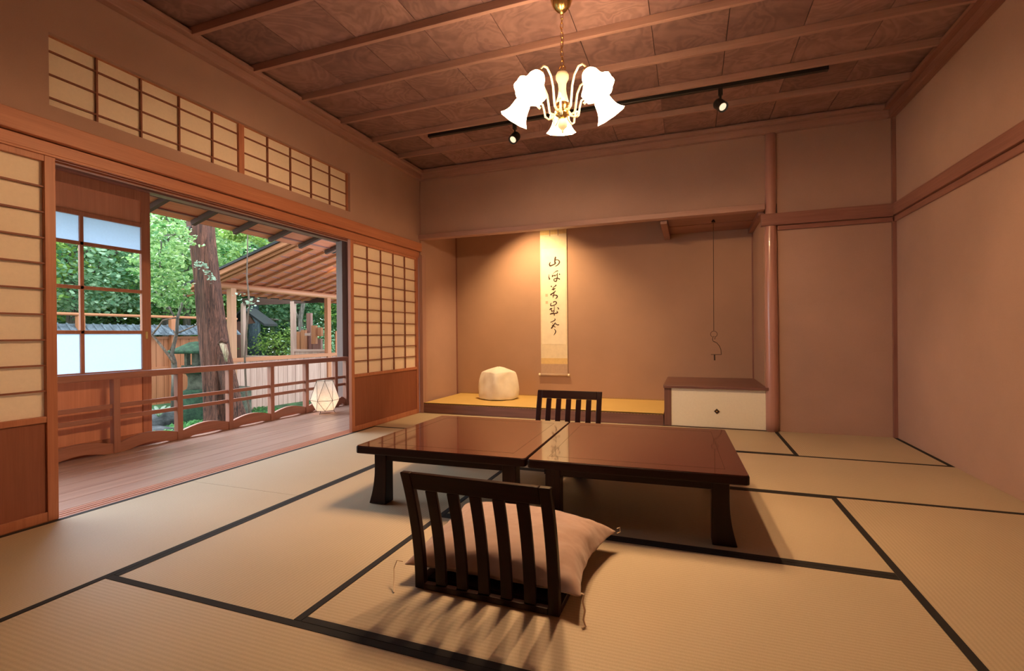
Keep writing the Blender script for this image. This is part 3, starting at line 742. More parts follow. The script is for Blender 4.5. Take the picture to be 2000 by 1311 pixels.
# ------------------------------------------------------------------ low tables
def make_table():
    t = thing('low_table', 'x', 'low table', (0, 0, 0))
    w_, d_ = .485, .515
    def rr(hx, hy, r, n=5):
        o = []
        for cx, cy, a0 in ((hx-r, hy-r, 0), (-hx+r, hy-r, PI/2), (-hx+r, -hy+r, PI), (hx-r, -hy+r, 3*PI/2)):
            for k in range(n+1):
                a = a0+PI/2*k/n; o.append((cx+r*math.cos(a), cy+r*math.sin(a)))
        return o
    obj('table_edge', MB().prism(rr(w_, d_, .018), 2, .288, .328), 'lacqX', t, bevel=.006, local=True)
    s = obj('table_top', MB().prism(rr(w_-.004, d_-.004, .016), 2, .3275, .330), 'top', t, bevel=.001, local=True); s['label'] = 'mirror-like red-brown lacquer surface'
    b = MB(); i0 = .088
    hx, hy_ = w_-i0, d_-i0
    for x0, x1, y0, y1 in ((-hx, hx, -hy_, -hy_+.002), (-hx, hx, hy_-.002, hy_), (-hx, -hx+.002, -hy_, hy_), (hx-.002, hx, -hy_, hy_)): b.box(x0, x1, y0, y1, .3299, .3303)
    obj('inlay_line', b, 'inlay', t, local=True)
    b = MB(); lx, ly = .385, .415
    b.box(-lx, lx, -ly-.02, -ly+.0, .238, .289); b.box(-lx, lx, ly, ly+.02, .238, .289); b.box(-lx-.02, -lx, -ly, ly, .238, .289); b.box(lx, lx+.02, -ly, ly, .238, .289)
    obj('apron', b, 'lacqX', t, bevel=.003, local=True)
    for sx in (-1, 1):
        for sy in (-1, 1):
            vs = []; nz = 12
            for k in range(nz+1):
                z = .289*(1-k/nz); u = max(0, (.20-z)/.20); fl = .030*u**2.0
                xa, xb = sx*(lx-.045), sx*(lx+.028+fl); ya, yb = sy*(ly-.045), sy*(ly+.028+fl*.35)
                vs += [(xa, ya, z), (xb, ya, z), (xb, yb, z), (xa, yb, z)]
            fs = [(0, 1, 2, 3), tuple(4*nz+i for i in (3, 2, 1, 0))]
            for k in range(nz):
                for i in range(4):
                    j = (i+1) % 4; fs.append((4*k+i, 4*k+j, 4*k+4+j, 4*k+4+i))
            obj('leg', MB().add(vs, fs), 'lacqZ', t, bevel=.004, local=True)
    return t
t1 = make_table(); t1.location = (1.812, 2.708, .002); t1.rotation_euler.z = math.radians(1.4)
t1['label'] = 'square red-brown lacquered low table on the left, nearer the veranda'; t1['group'] = 'pair of low tables'
t2 = dup(t1); t2.location = (2.789, 2.728, .002); t2.rotation_euler.z = math.radians(1.7)
t2['label'] = 'square red-brown lacquered low table on the right, nearer the cabinet'

# ------------------------------------------------------------------ legless chairs
def make_chair():
    t = thing('legless_chair', 'x', 'legless chair')
    def yb(z):   # back profile: leans to -y at the top
        return -.092*max(0, (z-.03)/.42)**1.75
    zs = [0, .05, .10, .15, .20, .25, .30, .35, .385]
    def strip(x0, x1, z0, z1, th, nz=10):
        vs = []; 
        for k in range(nz+1):
            z = z0+(z1-z0)*k/nz; y = yb(z)
            vs += [(x0, y-th/2, z), (x1, y-th/2, z), (x1, y+th/2, z), (x0, y+th/2, z)]
        fs = [(3, 2, 1, 0), tuple(4*nz+i for i in range(4))]
        for k in range(nz):
            for i in range(4):
                j = (i+1) % 4; fs.append((4*k+i, 4*k+j, 4*k+4+j, 4*k+4+i))
        return MB().add(vs, fs)
    hw_ = .275
    for s in (-1, 1):
        obj('side_post', strip(*(sorted((s*hw_, s*(hw_-.040)))), .0, .450, .026), 'lacqZ', t, bevel=.004, local=True)
    obj('top_rail', strip(-hw_+.040, hw_-.040, .386, .450, .024, 3), 'lacqX', t, bevel=.004, local=True)
    obj('lower_rail', strip(-hw_+.040, hw_-.040, .0, .022, .024, 2), 'lacqX', t, bevel=.003, local=True)
    for k in range(1, 6):
        x = -.255+.51*k/6; obj('back_slat', strip(x-.0215, x+.0215, .022, .384, .014), 'lacqZ', t, bevel=.003, local=True)
    b = MB(); b.box(-hw_, -hw_+.04, .013, .40, .0, .028); b.box(hw_-.04, hw_, .013, .40, .0, .028); b.box(-hw_+.04, hw_-.04, .36, .40, .0, .028)
    obj('seat_frame', b, 'lacqY', t, bevel=.004, local=True)
    obj('seat_board', MB().box(-hw_+.04, hw_-.04, .025, .36, .012, .026), 'lacqX', t, local=True)
    return t
c1 = make_chair(); c1.location = (2.377, 1.553, .002); c1.rotation_euler.z = math.radians(-1.0)
c1['label'] = 'dark legless chair with slatted back in the foreground, holding the pink cushion'; c1['group'] = 'legless chairs at the tables'
c2 = dup(c1); c2.location = (2.10, 3.90, .002); c2.rotation_euler.z = PI+math.radians(-.5)
c2['label'] = 'dark legless chair with slatted back behind the tables, facing the viewer'

# ------------------------------------------------------------------ cushions
def cushion():
    t = thing('floor_cushion', 'plump dusty pink floor cushion on the seat of the near legless chair', 'cushion', (2.375, 1.87, .03))
    P = [Vector((2.035, 1.570, .078)), Vector((2.722, 1.548, .088)), Vector((2.757, 2.110, .090)), Vector((1.975, 2.20, .075))]
    n = 28; top = []; bot = []; base = Vector((2.375, 1.87, .03))
    for j in range(n+1):
        for i in range(n+1):
            u, v = i/n, j/n; U, V = 2*u-1, 2*v-1
            e = 1-abs(U)**4; f = 1-abs(V)**4
            pull = .045
            uu = u+ (0 if abs(U) > .999 else 0); 
            p = P[0]*(1-u)*(1-v)+P[1]*u*(1-v)+P[2]*u*v+P[3]*(1-u)*v
            cxy = (P[0]+P[1]+P[2]+P[3])/4
            # edges bow inwards between the corners
            k = pull*((1-V*V)*abs(U)**3*(-1 if U > 0 else 1)); p.x += k
            k = pull*.8*((1-U*U)*abs(V)**3*(-1 if V > 0 else 1)); p.y += k
            h = max(0, (1-abs(U)**2.6)*(1-abs(V)**2.6))**.42
            wr = .004*math.sin(14*(u+v)+3*math.sin(6*u))*(1-h)*1.2+.0035*math.sin(22*(u-v))*min(1, (abs(U)**3+abs(V)**3))
            topz = p.z-.012+.115*h+wr; botz = p.z-.014-.040*h
            botz = max(botz, .034); p1 = p.copy(); p1.z = max(topz, botz+.002); p2 = p.copy(); p2.z = botz
            top.append(p1-base); bot.append(p2-base)
    m_ = n+1; fs = []
    for j in range(n):
        for i in range(n):
            a = j*m_+i; fs.append((a, a+1, a+1+m_, a+m_)); a += m_*m_; fs.append((a, a+m_, a+1+m_, a+1))
    N2 = m_*m_
    for i in range(n):
        fs.append((i, i+N2, i+1+N2, i+1)); a = n*m_+i; fs.append((a, a+1, a+1+N2, a+N2))
        a = i*m_; fs.append((a, a+m_, a+m_+N2, a+N2)); a = i*m_+n; fs.append((a, a+N2, a+m_+N2, a+m_))
    o = obj('cushion_cover', MB().add(top+bot, fs), 'cushion', t, smooth=True, local=True)
    md = o.modifiers.new('sub', 'SUBSURF'); md.levels = 1; md.render_levels = 2
    tex = bpy.data.textures.new('wrinkles', 'CLOUDS'); tex.noise_scale = .11; tex.noise_depth = 3
    md = o.modifiers.new('wrinkle', 'DISPLACE'); md.texture = tex; md.strength = .014; md.mid_level = .5; md.texture_coords = 'LOCAL'
    obj('corner_cord', MB().tube([P[0], (2.015, 1.562, .082), (2.010, 1.548, .058), (2.022, 1.53, .035), (2.035, 1.508, .012), (2.05, 1.488, .004)], .0022, 6), 'string', t)
    obj('corner_cord', MB().tube([P[1], (2.732, 1.542, .090), (2.728, 1.536, .070), (2.737, 1.530, .045), (2.733, 1.522, .020), (2.742, 1.515, .005), (2.734, 1.502, .004)], .0032, 6), 'string', t)
    obj('corner_cord', MB().tube([P[2], (2.768, 2.118, .095), (2.770, 2.118, .075), (2.757, 2.11, .07)], .0022, 6), 'string', t)
cushion()

# ------------------------------------------------------------------ chandelier
CX, CY = 2.385, 2.70
t = thing('chandelier', 'five-armed ivory and brass chandelier with glowing bell shades on a chain', 'chandelier', (CX, CY, 2.15))
obj('ceiling_canopy', MB().lathe([(.066, 2.905), (.068, 2.88), (.064, 2.84), (.05, 2.80), (.028, 2.775), (.012, 2.768), (.010, 2.755)], (CX, CY, 0), 28), 'brass', t, smooth=True)
b = MB(); z = 2.76; k = 0
while z > 2.455:
    a = k*PI/2; c = Vector((CX, CY, z-.016)); ax = Vector((math.cos(a), math.sin(a), 0))
    b.tube([c+ax*.008*math.cos(q)+Vector((0, 0, .017*math.sin(q))) for q in np.linspace(0, 2*PI, 13)], .0018, 5, False); z -= .027; k += 1
obj('chain', b, 'brass', t)
obj('cord', MB().tube([(CX+.006, CY, 2.76)]+[(CX+.009*math.cos(q), CY+.009*math.sin(q), 2.76-.31*q/14) for q in np.linspace(0, 14, 30)], .002, 5), 'brass', t)
obj('top_ring', MB().tube([(CX+.017*math.cos(q), CY, 2.445+.017*math.sin(q)) for q in np.linspace(0, 2*PI, 17)], .0035, 6, False), 'brass', t)
obj('center_column', MB().lathe([(.008, 2.43), (.03, 2.42), (.037, 2.405), (.036, 2.385), (.024, 2.36), (.021, 2.33), (.024, 2.30), (.032, 2.27), (.036, 2.255), (.03, 2.245)], (CX, CY, 0), 24), 'ivory', t, smooth=True)
obj('hub', MB().lathe([(.03, 2.247), (.042, 2.24), (.044, 2.215), (.036, 2.20), (.046, 2.19), (.04, 2.178), (.018, 2.165), (.016, 2.155)], (CX, CY, 0), 24), 'brass', t, smooth=True)
obj('finial', MB().lathe([(.008, 2.160), (.024, 2.15), (.030, 2.132), (.027, 2.112), (.012, 2.098), (.006, 2.09), (.008, 2.083), (.001, 2.075)], (CX, CY, 0), 20), 'ivory', t, smooth=True)
view = -1.3258
for i in range(5):
    a = view+PI+2*PI*i/5+.03; dx, dy = math.cos(a), math.sin(a)
    def P_(r, z): return Vector((CX+r*dx, CY+r*dy, z))
    ctrl = [(.035, 2.20), (.055, 2.19), (.075, 2.205), (.082, 2.25), (.09, 2.31), (.11, 2.36), (.145, 2.39), (.18, 2.385), (.205, 2.36), (.215, 2.335)]
    obj('arm', MB().tube([P_(r, z) for r, z in ctrl], [.007, .007, .007, .0065, .006, .006, .006, .006, .006, .007], 8), 'ivory', t, smooth=True)
    a2 = a+.5; ex, ey = math.cos(a2), math.sin(a2)
    sc = [(.03, 2.20), (.05, 2.165), (.08, 2.15), (.10, 2.165), (.105, 2.20), (.115, 2.235), (.135, 2.24), (.14, 2.222), (.128, 2.212)]
    obj('scroll_ornament', MB().tube([Vector((CX+r*ex, CY+r*ey, z)) for r, z in sc], [.006]*7+[.008, .009], 7), 'ivory', t, smooth=True)
    tilt = math.radians(33)
    rot = Matrix.Rotation(a, 3, 'Z') @ Matrix.Rotation(-tilt, 3, 'Y')
    org = P_(.213, 2.335)
    obj('socket', MB().lathe([(.010, .012), (.02, .006), (.024, -.01), (.022, -.026)], org, 16, rot), 'brass', t, smooth=True)
    n = 32; prof = [(.024, -.020), (.038, -.032), (.046, -.052), (.050, -.078), (.054, -.100), (.062, -.122), (.074, -.142), (.088, -.158)]
    vs = []; fs = []
    for j, (r, z) in enumerate(prof):
        for k in range(n):
            q = 2*PI*k/n; rr = r*(1+.045*(j/7)**2*math.cos(8*q)); vs.append(rot @ Vector((rr*math.cos(q), rr*math.sin(q), z))+org)
    for j in range(len(prof)-1):
        for k in range(n): fs.append((j*n+k, j*n+(k+1) % n, (j+1)*n+(k+1) % n, (j+1)*n+k))
    obj('bell_shade', MB().add(vs, fs), 'shade', t, smooth=True)
    bl = rot @ Vector((0, 0, -.112))+org
    lamp('bulb_light', 'POINT', bl, 55, WARM, .013, t)

# ------------------------------------------------------------------ ceiling track with two spots
TYK = 4.140
t = thing('lighting_track', 'long black lighting track on the ceiling in front of the alcove', 'lighting track', (2.36, TYK, 2.868))
obj('rail', MB().box(.705, 4.01, TYK-.018, TYK+.018, 2.846, CZ), 'black', t, bevel=.002)
obj('end_cap', MB().box(.695, .706, TYK-.019, TYK+.019, 2.844, CZ), 'black', t); obj('end_cap', MB().box(4.009, 4.022, TYK-.019, TYK+.019, 2.844, CZ), 'black', t)
def spot(x, target, label, e):
    t = thing('track_spotlight', label, 'spotlight', (x, TYK, 2.70), 0, 'track spotlights')
    obj('adapter', MB().box(x-.022, x+.012, TYK-.015, TYK+.015, 2.79, 2.846), 'black', t, bevel=.003)
    obj('stem', MB().tube([(x-.004, TYK, 2.81), (x-.004, TYK, 2.745)], .008, 8), 'black', t)
    c = Vector((x-.006, TYK-.0, 2.715)); d = (Vector(target)-c).normalized(); rot = d.to_track_quat('Z', 'Y').to_matrix()
    obj('lamp_body', MB().lathe([(.02, -.052), (.036, -.045), (.042, -.03), (.042, .045), (.038, .048), (.036, .036)], c, 22, rot), 'black', t, smooth=False, bevel=.002)
    obj('lens', MB().lathe([(.029, .036), (.026, .038), (.0, .040)], c, 20, rot), 'lens', t)
    L = lamp('spot_beam', 'SPOT', c+d*.062, e, WARM, .02, t, spot_size=math.radians(62), spot_blend=.6); L.rotation_euler = d.to_track_quat('-Z', 'Y').to_euler()
spot(1.585, (1.0, 2.4, .9), 'black track spotlight left of the chandelier, its lens facing the room', 6)
spot(3.30, (4.3, 2.9, 1.2), 'black track spotlight right of the chandelier, its lens facing the right wall', 6)
# downlight hidden above the alcove beam
t = thing('alcove_downlight', 'small downlight recessed in the alcove ceiling behind the beam', 'downlight', (1.15, 5.42, 2.62))
obj('housing', MB().lathe([(.05, 2.68), (.05, 2.63), (.042, 2.63), (.04, 2.66)], (1.15, 5.42, 0), 20), 'black', t)
L = lamp('downlight_beam', 'SPOT', (1.15, 5.42, 2.625), 240, (1, .64, .30), .02, t, spot_size=math.radians(105), spot_blend=.8)
aim(L, (1.15, 5.42, 2.625), (1.25, 5.80, .8))

# ================================================================== garden
GZ = -.52
def gz(x, y): return GZ+.05*math.sin(x*.9+1)*math.cos(y*.7)+.03*math.sin(2.3*x+y)
vs = []; fs = []; nx, ny = 60, 60
for j in range(ny+1):
    for i in range(nx+1):
        x = -26+24.55*i/nx; y = -3+33*j/ny; vs.append((x, y, gz(x, y) if x < -1.8 else GZ-.04))
for j in range(ny):
    for i in range(nx): a = j*(nx+1)+i; fs.append((a, a+1, a+nx+2, a+nx+1))
struct(obj('ground', MB().add(vs, fs), 'moss', smooth=True), 'mossy garden ground')

LEAF = [(0, -.5), (.28, -.12), (.22, .25), (0, .55), (-.22, .25), (-.28, -.12)]
def leaves(centers, size, droop=.3):
    """numpy leaf cloud: one folded six-sided leaf per centre"""
    n = len(centers); th = rng.uniform(0, 2*PI, n); nrm = rng.normal(size=(n, 3)); nrm[:, 2] = abs(nrm[:, 2])*1.3+.25
    nrm /= np.linalg.norm(nrm, axis=1)[:, None]
    t = np.stack([np.cos(th), np.sin(th), -droop*np.ones(n)], 1); t -= nrm*(t*nrm).sum(1)[:, None]; t /= np.linalg.norm(t, axis=1)[:, None]
    bn = np.cross(nrm, t); sz = size*rng.uniform(.6, 1.3, n)
    V = np.zeros((n, 6, 3))
    for k, (a, b_) in enumerate(LEAF):
        V[:, k] = centers+sz[:, None]*(bn*a*1.15+t*b_-nrm*abs(a)*.35)
    return V.reshape(-1, 3), n
def leafobj(name, centers, size, mt, parent):
    V, n = leaves(np.asarray(centers), size)
    off = np.array(W(parent).translation); V = V-off
    me = bpy.data.meshes.new(name); idx = np.arange(n)[:, None]*6
    F = np.concatenate([idx+np.array([[0, 1, 2, 3]]), idx+np.array([[0, 3, 4, 5]])]).tolist()
    me.from_pydata(V.tolist(), [], F); me.materials.append(M[mt])
    o = bpy.data.objects.new(name, me); COL.objects.link(o); o.parent = parent; MATS[o.name] = W(parent); return o
def cloud(c, r, n, clump=26, layers=True):
    """clustered points in an ellipsoid, as twigs carrying sprays of leaves"""
    k = max(1, n//clump); u = rng.normal(size=(k, 3)); u /= np.linalg.norm(u, axis=1)[:, None]
    rad = rng.uniform(.25, 1, k)**.5; cc = np.array(c)+u*rad[:, None]*np.array(r)
    d = rng.normal(size=(n, 3))*np.array([.22, .22, .07 if layers else .16])*max(r)*.55
    return cc[rng.integers(0, k, n)]+d
def tree(label, base, h, r, crown, mt, n, size, bk='bark2', lean=(0, 0), group=None, tr=.12, cr=None, name='garden_tree'):
    bz = gz(base[0], base[1])-.05; t = thing(name, label, 'tree', (base[0], base[1], bz), 0, group)
    pts = []; rad = []
    for i in range(9):
        s = i/8; pts.append((base[0]+lean[0]*s+.05*math.sin(5*s+base[1]), base[1]+lean[1]*s+.05*math.cos(4*s+base[0]), bz+h*s)); rad.append(tr*(1-.6*s)*(1.35 if i == 0 else 1))
    obj('trunk', MB().tube(pts, rad, 10), bk, t, smooth=True)
    cc = (base[0]+lean[0]*.9, base[1]+lean[1]*.9, bz+crown)
    for k in range(5):
        a = k*2*PI/5+base[0]; st = Vector(pts[4+(k % 3)]); en = Vector((cc[0]+r[0]*.7*math.cos(a), cc[1]+r[1]*.7*math.sin(a), cc[2]+r[2]*.35*math.sin(k*2.1)))
        mid = (st+en)/2+Vector((0, 0, .15)); obj('branch', MB().tube([st, mid, en], [tr*.4, tr*.28, tr*.1], 6), bk, t, smooth=True)
    leafobj('foliage', cloud(cc, r, n), size, mt, t)
    return t
# backdrop trees beyond the fence
TR_ = [
 ((-9.3, 4.6), 4.2, (1.7, 1.7, 1.5), 3.1, 'leaf_d', 'young yellow-green tree beyond the fence, seen through the glass door'),
 ((-9.6, 6.6), 5.0, (1.9, 1.8, 1.7), 3.6, 'leaf_c', 'blue-green tree beyond the fence, right part of the glass door'),
 ((-9.2, 8.4), 5.5, (2.0, 1.8, 2.0), 4.0, 'leaf_b', 'glossy evergreen beyond the fence left of the big trunk'),
 ((-11.2, 10.4), 6.0, (2.3, 2.2, 2.1), 4.6, 'leaf_a', 'broad green tree behind the big reddish trunk'),
 ((-12.8, 7.4), 6.5, (2.6, 2.6, 2.4), 4.4, 'leaf_a', 'tall green tree far behind the fence'),
 ((-13.5, 4.0), 6.0, (2.6, 2.8, 2.4), 4.0, 'leaf_c', 'pale blue-green tree far away on the left'),
 ((-9.6, 13.2), 6.0, (2.3, 2.2, 1.9), 3.6, 'leaf_c', 'pale tree seen through the pavilion window'),
 ((-12.5, 14.0), 7.0, (2.8, 2.6, 2.6), 4.8, 'leaf_d', 'light green tree above the dark gate roof'),
 ((-7.2, 14.2), 6.0, (2.2, 2.0, 1.8), 3.4, 'leaf_a', 'green tree behind the right-hand pavilion window'),
 ((-15.5, 11.0), 8.0, (3.4, 3.2, 3.0), 5.0, 'leaf_b', 'dark evergreen in the far background'),
 ((-16.5, 17.0), 8.0, (3.6, 3.4, 3.0), 4.6, 'leaf_c', 'hazy blue-green tree in the farthest background'),
 ((-6.3, 17.5), 7.0, (3.0, 2.6, 2.6), 4.0, 'leaf_d', 'yellow-green tree far beyond the pavilion'),
]
for (bs, h, r, cr_, mt, lab) in TR_:
    far = math.hypot(bs[0]-3, bs[1]); tree(lab, bs, h, r, cr_, mt, int(5200*r[0]), .085+.008*(far-12), group=None, tr=.11+.01*r[0])
def shrub(label, c, r, n, size, mt, name='garden_shrub'):
    t = thing(name, label, 'shrub', (c[0], c[1], gz(c[0], c[1])))
    for k in range(4):
        a = 1.57*k+.4; obj('stem', MB().tube([(c[0], c[1], gz(*c[:2])), (c[0]+.4*r[0]*math.cos(a), c[1]+.4*r[1]*math.sin(a), c[2]+.2)], [.02, .008], 5), 'bark2', t)
    leafobj('foliage', cloud(c, r, n, 14, False), size, mt, t); return t
shrub('bright shrub low behind the pavilion window, lower left pane', (-8.6, 11.6, .35), (1.1, 1.0, .9), 2600, .075, 'leaf_d')
shrub('blue-green shrub low behind the pavilion window, middle', (-7.4, 11.6, .3), (1.0, 1.0, .9), 2600, .07, 'leaf_c')
shrub('evergreen shrub between the dark gate and the fence', (-9.2, 9.6, .3), (.9, .8, .8), 2000, .07, 'leaf_b')
shrub('green shrub behind the right end of the pavilion', (-5.4, 11.8, .5), (1.0, .8, 1.1), 2200, .07, 'leaf_a')

far_ = [(-15.6, -1), (-15.6, 1.8), (-15.8, 4.4), (-15.9, 6.9), (-16.2, 9.4), (-16.4, 11.9), (-15.6, 14.4), (-14.2, 16.4), (-12.4, 17.6), (-10.6, 18.2), (-8.6, 18.6), (-6.6, 19.2), (-4.4, 19.6)]
for i in range(13):
    x, y = far_[i]
    shrub(('first', 'second', 'third', 'fourth', 'fifth', 'sixth', 'seventh', 'eighth', 'ninth', 'tenth', 'eleventh', 'twelfth', 'thirteenth')[i]+' from the left of the far shrub masses closing off the garden', (x, y, 1.3), (1.7, 1.7, 2.3), 7500, .20, ('leaf_a', 'leaf_c', 'leaf_b')[i % 3], 'far_shrub')['group'] = 'far shrubs closing the garden'
# big trunk with a flaring root
t = thing('cedar_trunk', 'massive reddish-brown tree trunk rising in front of the pavilion', 'tree', (-4.05, 5.66, gz(-4, 5.6)-.05))
rows = [(-3.815, 5.565, -0.607, 0.261), (-3.863, 5.547, -0.446, 0.217), (-3.895, 5.536, -0.205, 0.189), (-3.915, 5.529, 0.117, 0.189), (-3.92, 5.528, 0.438, 0.197), (-3.934, 5.524, 0.679, 0.205), (-3.954, 5.517, 0.92, 0.197), (-3.99, 5.504, 1.242, 0.189), (-4.02, 5.494, 1.643, 0.177), (-4.059, 5.48, 2.045, 0.173), (-4.109, 5.463, 2.447, 0.181), (-4.133, 5.455, 2.768, 0.185), (-4.152, 5.448, 3.17, 0.185), (-4.17, 5.443, 3.813, 0.177), (-4.183, 5.441, 5.017, 0.169)]   # trunk centre line and radius
vs = []; fs = []; n = 40
for i, (cx_, cy_, cz_, r) in enumerate(rows):
    c = Vector((cx_, cy_, cz_))
    if i == 0: c.z = gz(-4, 5.6)-.06
    for k in range(n):
        q = 2*PI*k/n; rr = r*(1+.055*math.sin(7*q+i*.35)+.035*math.sin(13*q-i*.6)+.03*math.sin(3*q+i*.2))
        if i < 4: rr *= 1+(4-i)*.05*max(0, math.sin(3*q+.6))
        vs.append((c.x+rr*math.cos(q), c.y+rr*math.sin(q), c.z))
for i in range(len(rows)-1):
    for k in range(n): a = i*n+k; b_ = i*n+(k+1) % n; fs.append((a, b_, b_+n, a+n))
o = obj('bark_trunk', MB().add(vs, fs), 'bark', t, smooth=True)
md = o.modifiers.new('sub', 'SUBSURF'); md.levels = 1; md.render_levels = 2
rp = [Vector((-3.875, 5.546, 1.000)), Vector((-3.772, 5.530, 0.600)), Vector((-3.666, 5.536, 0.243)), Vector((-3.586, 5.565, -0.115)), Vector((-3.499, 5.596, -0.450)), Vector((-3.482, 5.634, -0.679))]
obj('root', MB().tube(rp, [.09, .12, .12, .11, .13, .17], 14), 'bark', t, smooth=True)
b = MB(); c = Vector((-3.651, 5.415, 0.669))
b.tube([Vector((-3.706, 5.427, 0.857)), Vector((-3.601, 5.401, 0.794)), Vector((-3.572, 5.412, 0.685)), Vector((-3.611, 5.450, 0.558))], [.02, .045, .04, .02], 10)
obj('bark_scar', b, bark('pale_bare_wood', (.62, .42, .28), (.35, .2, .14)), t, smooth=True)
b = MB(); b.tube([Vector((-3.717, 5.401, 0.826)), Vector((-3.631, 5.401, 0.888)), Vector((-3.576, 5.443, 0.840))], [.02, .035, .02], 8); b_ = obj('bark_ridge', b, 'bark', t, smooth=True)
# overhanging crown of the trunk: near sprays at the left of the trunk
for cs, mt, st in (([((-3.956, 4.986, 2.463),), ((-3.889, 4.691, 2.350), .42), ((-3.714, 4.541, 1.904), .34), ((-3.916, 4.786, 1.583), .30)], 'leaf_b', (-4.224, 5.421, 2.689)),
                   ([((-4.210, 5.852, 2.778),), ((-4.308, 6.243, 2.779), .26), ((-4.117, 6.526, 2.801), .32)], 'leaf_a', (-4.034, 5.491, 2.808))):
    pts = [st]+[c[0] for c in cs]
    obj('branch', MB().tube(pts, [.03, .022]+[.010]*(len(pts)-2), 6), 'bark2', t, smooth=True)
    C_ = np.concatenate([cloud(c[0], (c[1], c[1], c[1]*.8), 1000, 12) for c in cs[1:]])
    leafobj('foliage', C_, .055, mt, t)
M['leaf_pale'] = leafmat('pale_leaves', (.20, .30, .20), (.48, .60, .46))
pts = [Vector((-3.952, 5.253, 2.048)), Vector((-3.716, 5.180, 2.002)), Vector((-3.599, 5.170, 1.888)), Vector((-3.557, 5.185, 1.790))]
obj('twig', MB().tube(pts, .004, 5), 'twig', t)
C_ = np.concatenate([np.array([tuple(p)])+rng.normal(size=(14, 3))*.028 for p in pts])
leafobj('pale_leaves', C_, .05, 'leaf_pale', t)

# sapling and bare forked branches
t = thing('thin_sapling', 'thin upright sapling in front of the pavilion wall', 'sapling', tuple(Vector((-2.919, 5.203, -0.221))))
P = [(-2.907, 5.207, -0.478), (-2.883, 5.216, -0.111), (-2.923, 5.202, 0.109), (-2.940, 5.197, 0.623), (-2.909, 5.209, 1.064), (-2.872, 5.224, 1.430), (-2.903, 5.213, 1.798), (-2.894, 5.217, 2.091), (-2.885, 5.221, 2.422)]
obj('stem', MB().tube(P, [.022, .018, .015, .013, .012, .012, .010, .008, .007], 8), 'twig', t, smooth=True)
C_ = np.concatenate([np.array([a])+rng.normal(size=(8, 3))*.05 for a in ((-2.836, 5.183, 1.427), (-2.924, 5.151, 1.486), (-2.795, 5.198, 1.354))])
leafobj('foliage', C_, .05, 'leaf_pale', t)
t = thing('forked_shrub', 'bare pale forked branches in front of the wooden fence', 'shrub', tuple(Vector((-4.835, 5.511, 0.258))))
obj('stem', MB().tube([Vector((-4.847, 5.505, -0.243)), Vector((-4.835, 5.511, 0.258)), Vector((-4.841, 5.509, 0.525)), Vector((-4.871, 5.498, 0.675)), Vector((-4.798, 5.526, 1.008)), Vector((-4.781, 5.533, 1.259)), Vector((-4.701, 5.563, 1.508)), Vector((-4.629, 5.590, 1.716))], [.05, .045, .04, .028, .026, .024, .018, .010], 8), 'bark2', t, smooth=True)
obj('branch', MB().tube([Vector((-4.804, 5.491, 0.510)), Vector((-4.868, 5.446, 0.636)), Vector((-5.007, 5.395, 0.828)), Vector((-5.122, 5.353, 0.978)), Vector((-5.020, 5.391, 1.110)), Vector((-4.957, 5.414, 1.209)), Vector((-4.747, 5.492, 1.257))], [.03, .022, .02, .018, .015, .012, .009], 7), 'twig', t, smooth=True)
obj('branch', MB().tube([Vector((-4.887, 5.493, 0.717)), Vector((-4.777, 5.502, 0.967)), Vector((-4.823, 5.485, 1.050))], [.02, .016, .008], 6), 'twig', t, smooth=True)
obj('branch', MB().tube([Vector((-4.767, 5.537, 1.008)), Vector((-4.589, 5.571, 1.073)), Vector((-4.479, 5.612, 1.122)), Vector((-4.431, 5.629, 1.238))], [.014, .011, .009, .005], 6), 'twig', t, smooth=True)
obj('branch', MB().tube([Vector((-5.145, 5.400, 1.763)), Vector((-5.068, 5.428, 1.595)), Vector((-4.913, 5.485, 1.427)), Vector((-4.836, 5.513, 1.276))], [.006, .008, .010, .012], 6), 'bark2', t, smooth=True)

# fence with tiled coping
t = thing('garden_fence', 'reddish board fence under a mossy tiled coping at the back of the garden', 'fence', (-7.6, 6.2, GZ))
b = MB(); y = 3.2; k = 1
while y < 8.95:
    wd = random.choice((.16, .2, .24)); b.box(-7.62+random.uniform(0, .012), -7.58, y+.004, y+wd-.004, GZ-.05, .93, a=k); y += wd; k += 1
obj('boards', b, 'outZ', t)
obj('lower_rail', MB().box(-7.58, -7.555, 3.2, 8.95, .26, .31), 'outY', t); obj('top_plate', MB().box(-7.66, -7.54, 3.2, 8.95, .90, .955), 'outY', t)
b = MB(); b.prism([(-7.40, .985), (-7.40, 1.01), (-7.62, 1.20), (-7.84, 1.01), (-7.84, .985), (-7.62, 1.14)], 1, 3.2, 8.95)
for y in np.arange(3.25, 8.9, .14): b.tube([(-7.40, y, 1.02), (-7.62, y, 1.205)], .02, 6)
obj('tiled_coping', b, 'tile', t)
for y in (3.9, 5.65, 7.35, 8.85): obj('post', MB().box(-7.57, -7.47, y-.055, y+.055, GZ-.05, 1.34), 'outZ', t, bevel=.004)
obj('upper_pole', MB().tube([(-7.52, 3.2, 1.375), (-7.52, 8.95, 1.375)], .028, 8), 'outY', t)
# neighbouring roof beyond the fence
t = thing('distant_roof', 'pale grey roof of a far building seen through the left glass pane', 'building', (-14.5, 5.0, GZ))
obj('roof', MB().prism([(2.2, 1.75), (4.0, 2.35), (5.6, 1.75), (5.6, 1.65), (2.2, 1.65)], 0, -11.6, -11.0), 'tile', t)
obj('wall', MB().box(-11.55, -11.1, 2.5, 5.3, GZ, 1.66), 'greyZ', t)

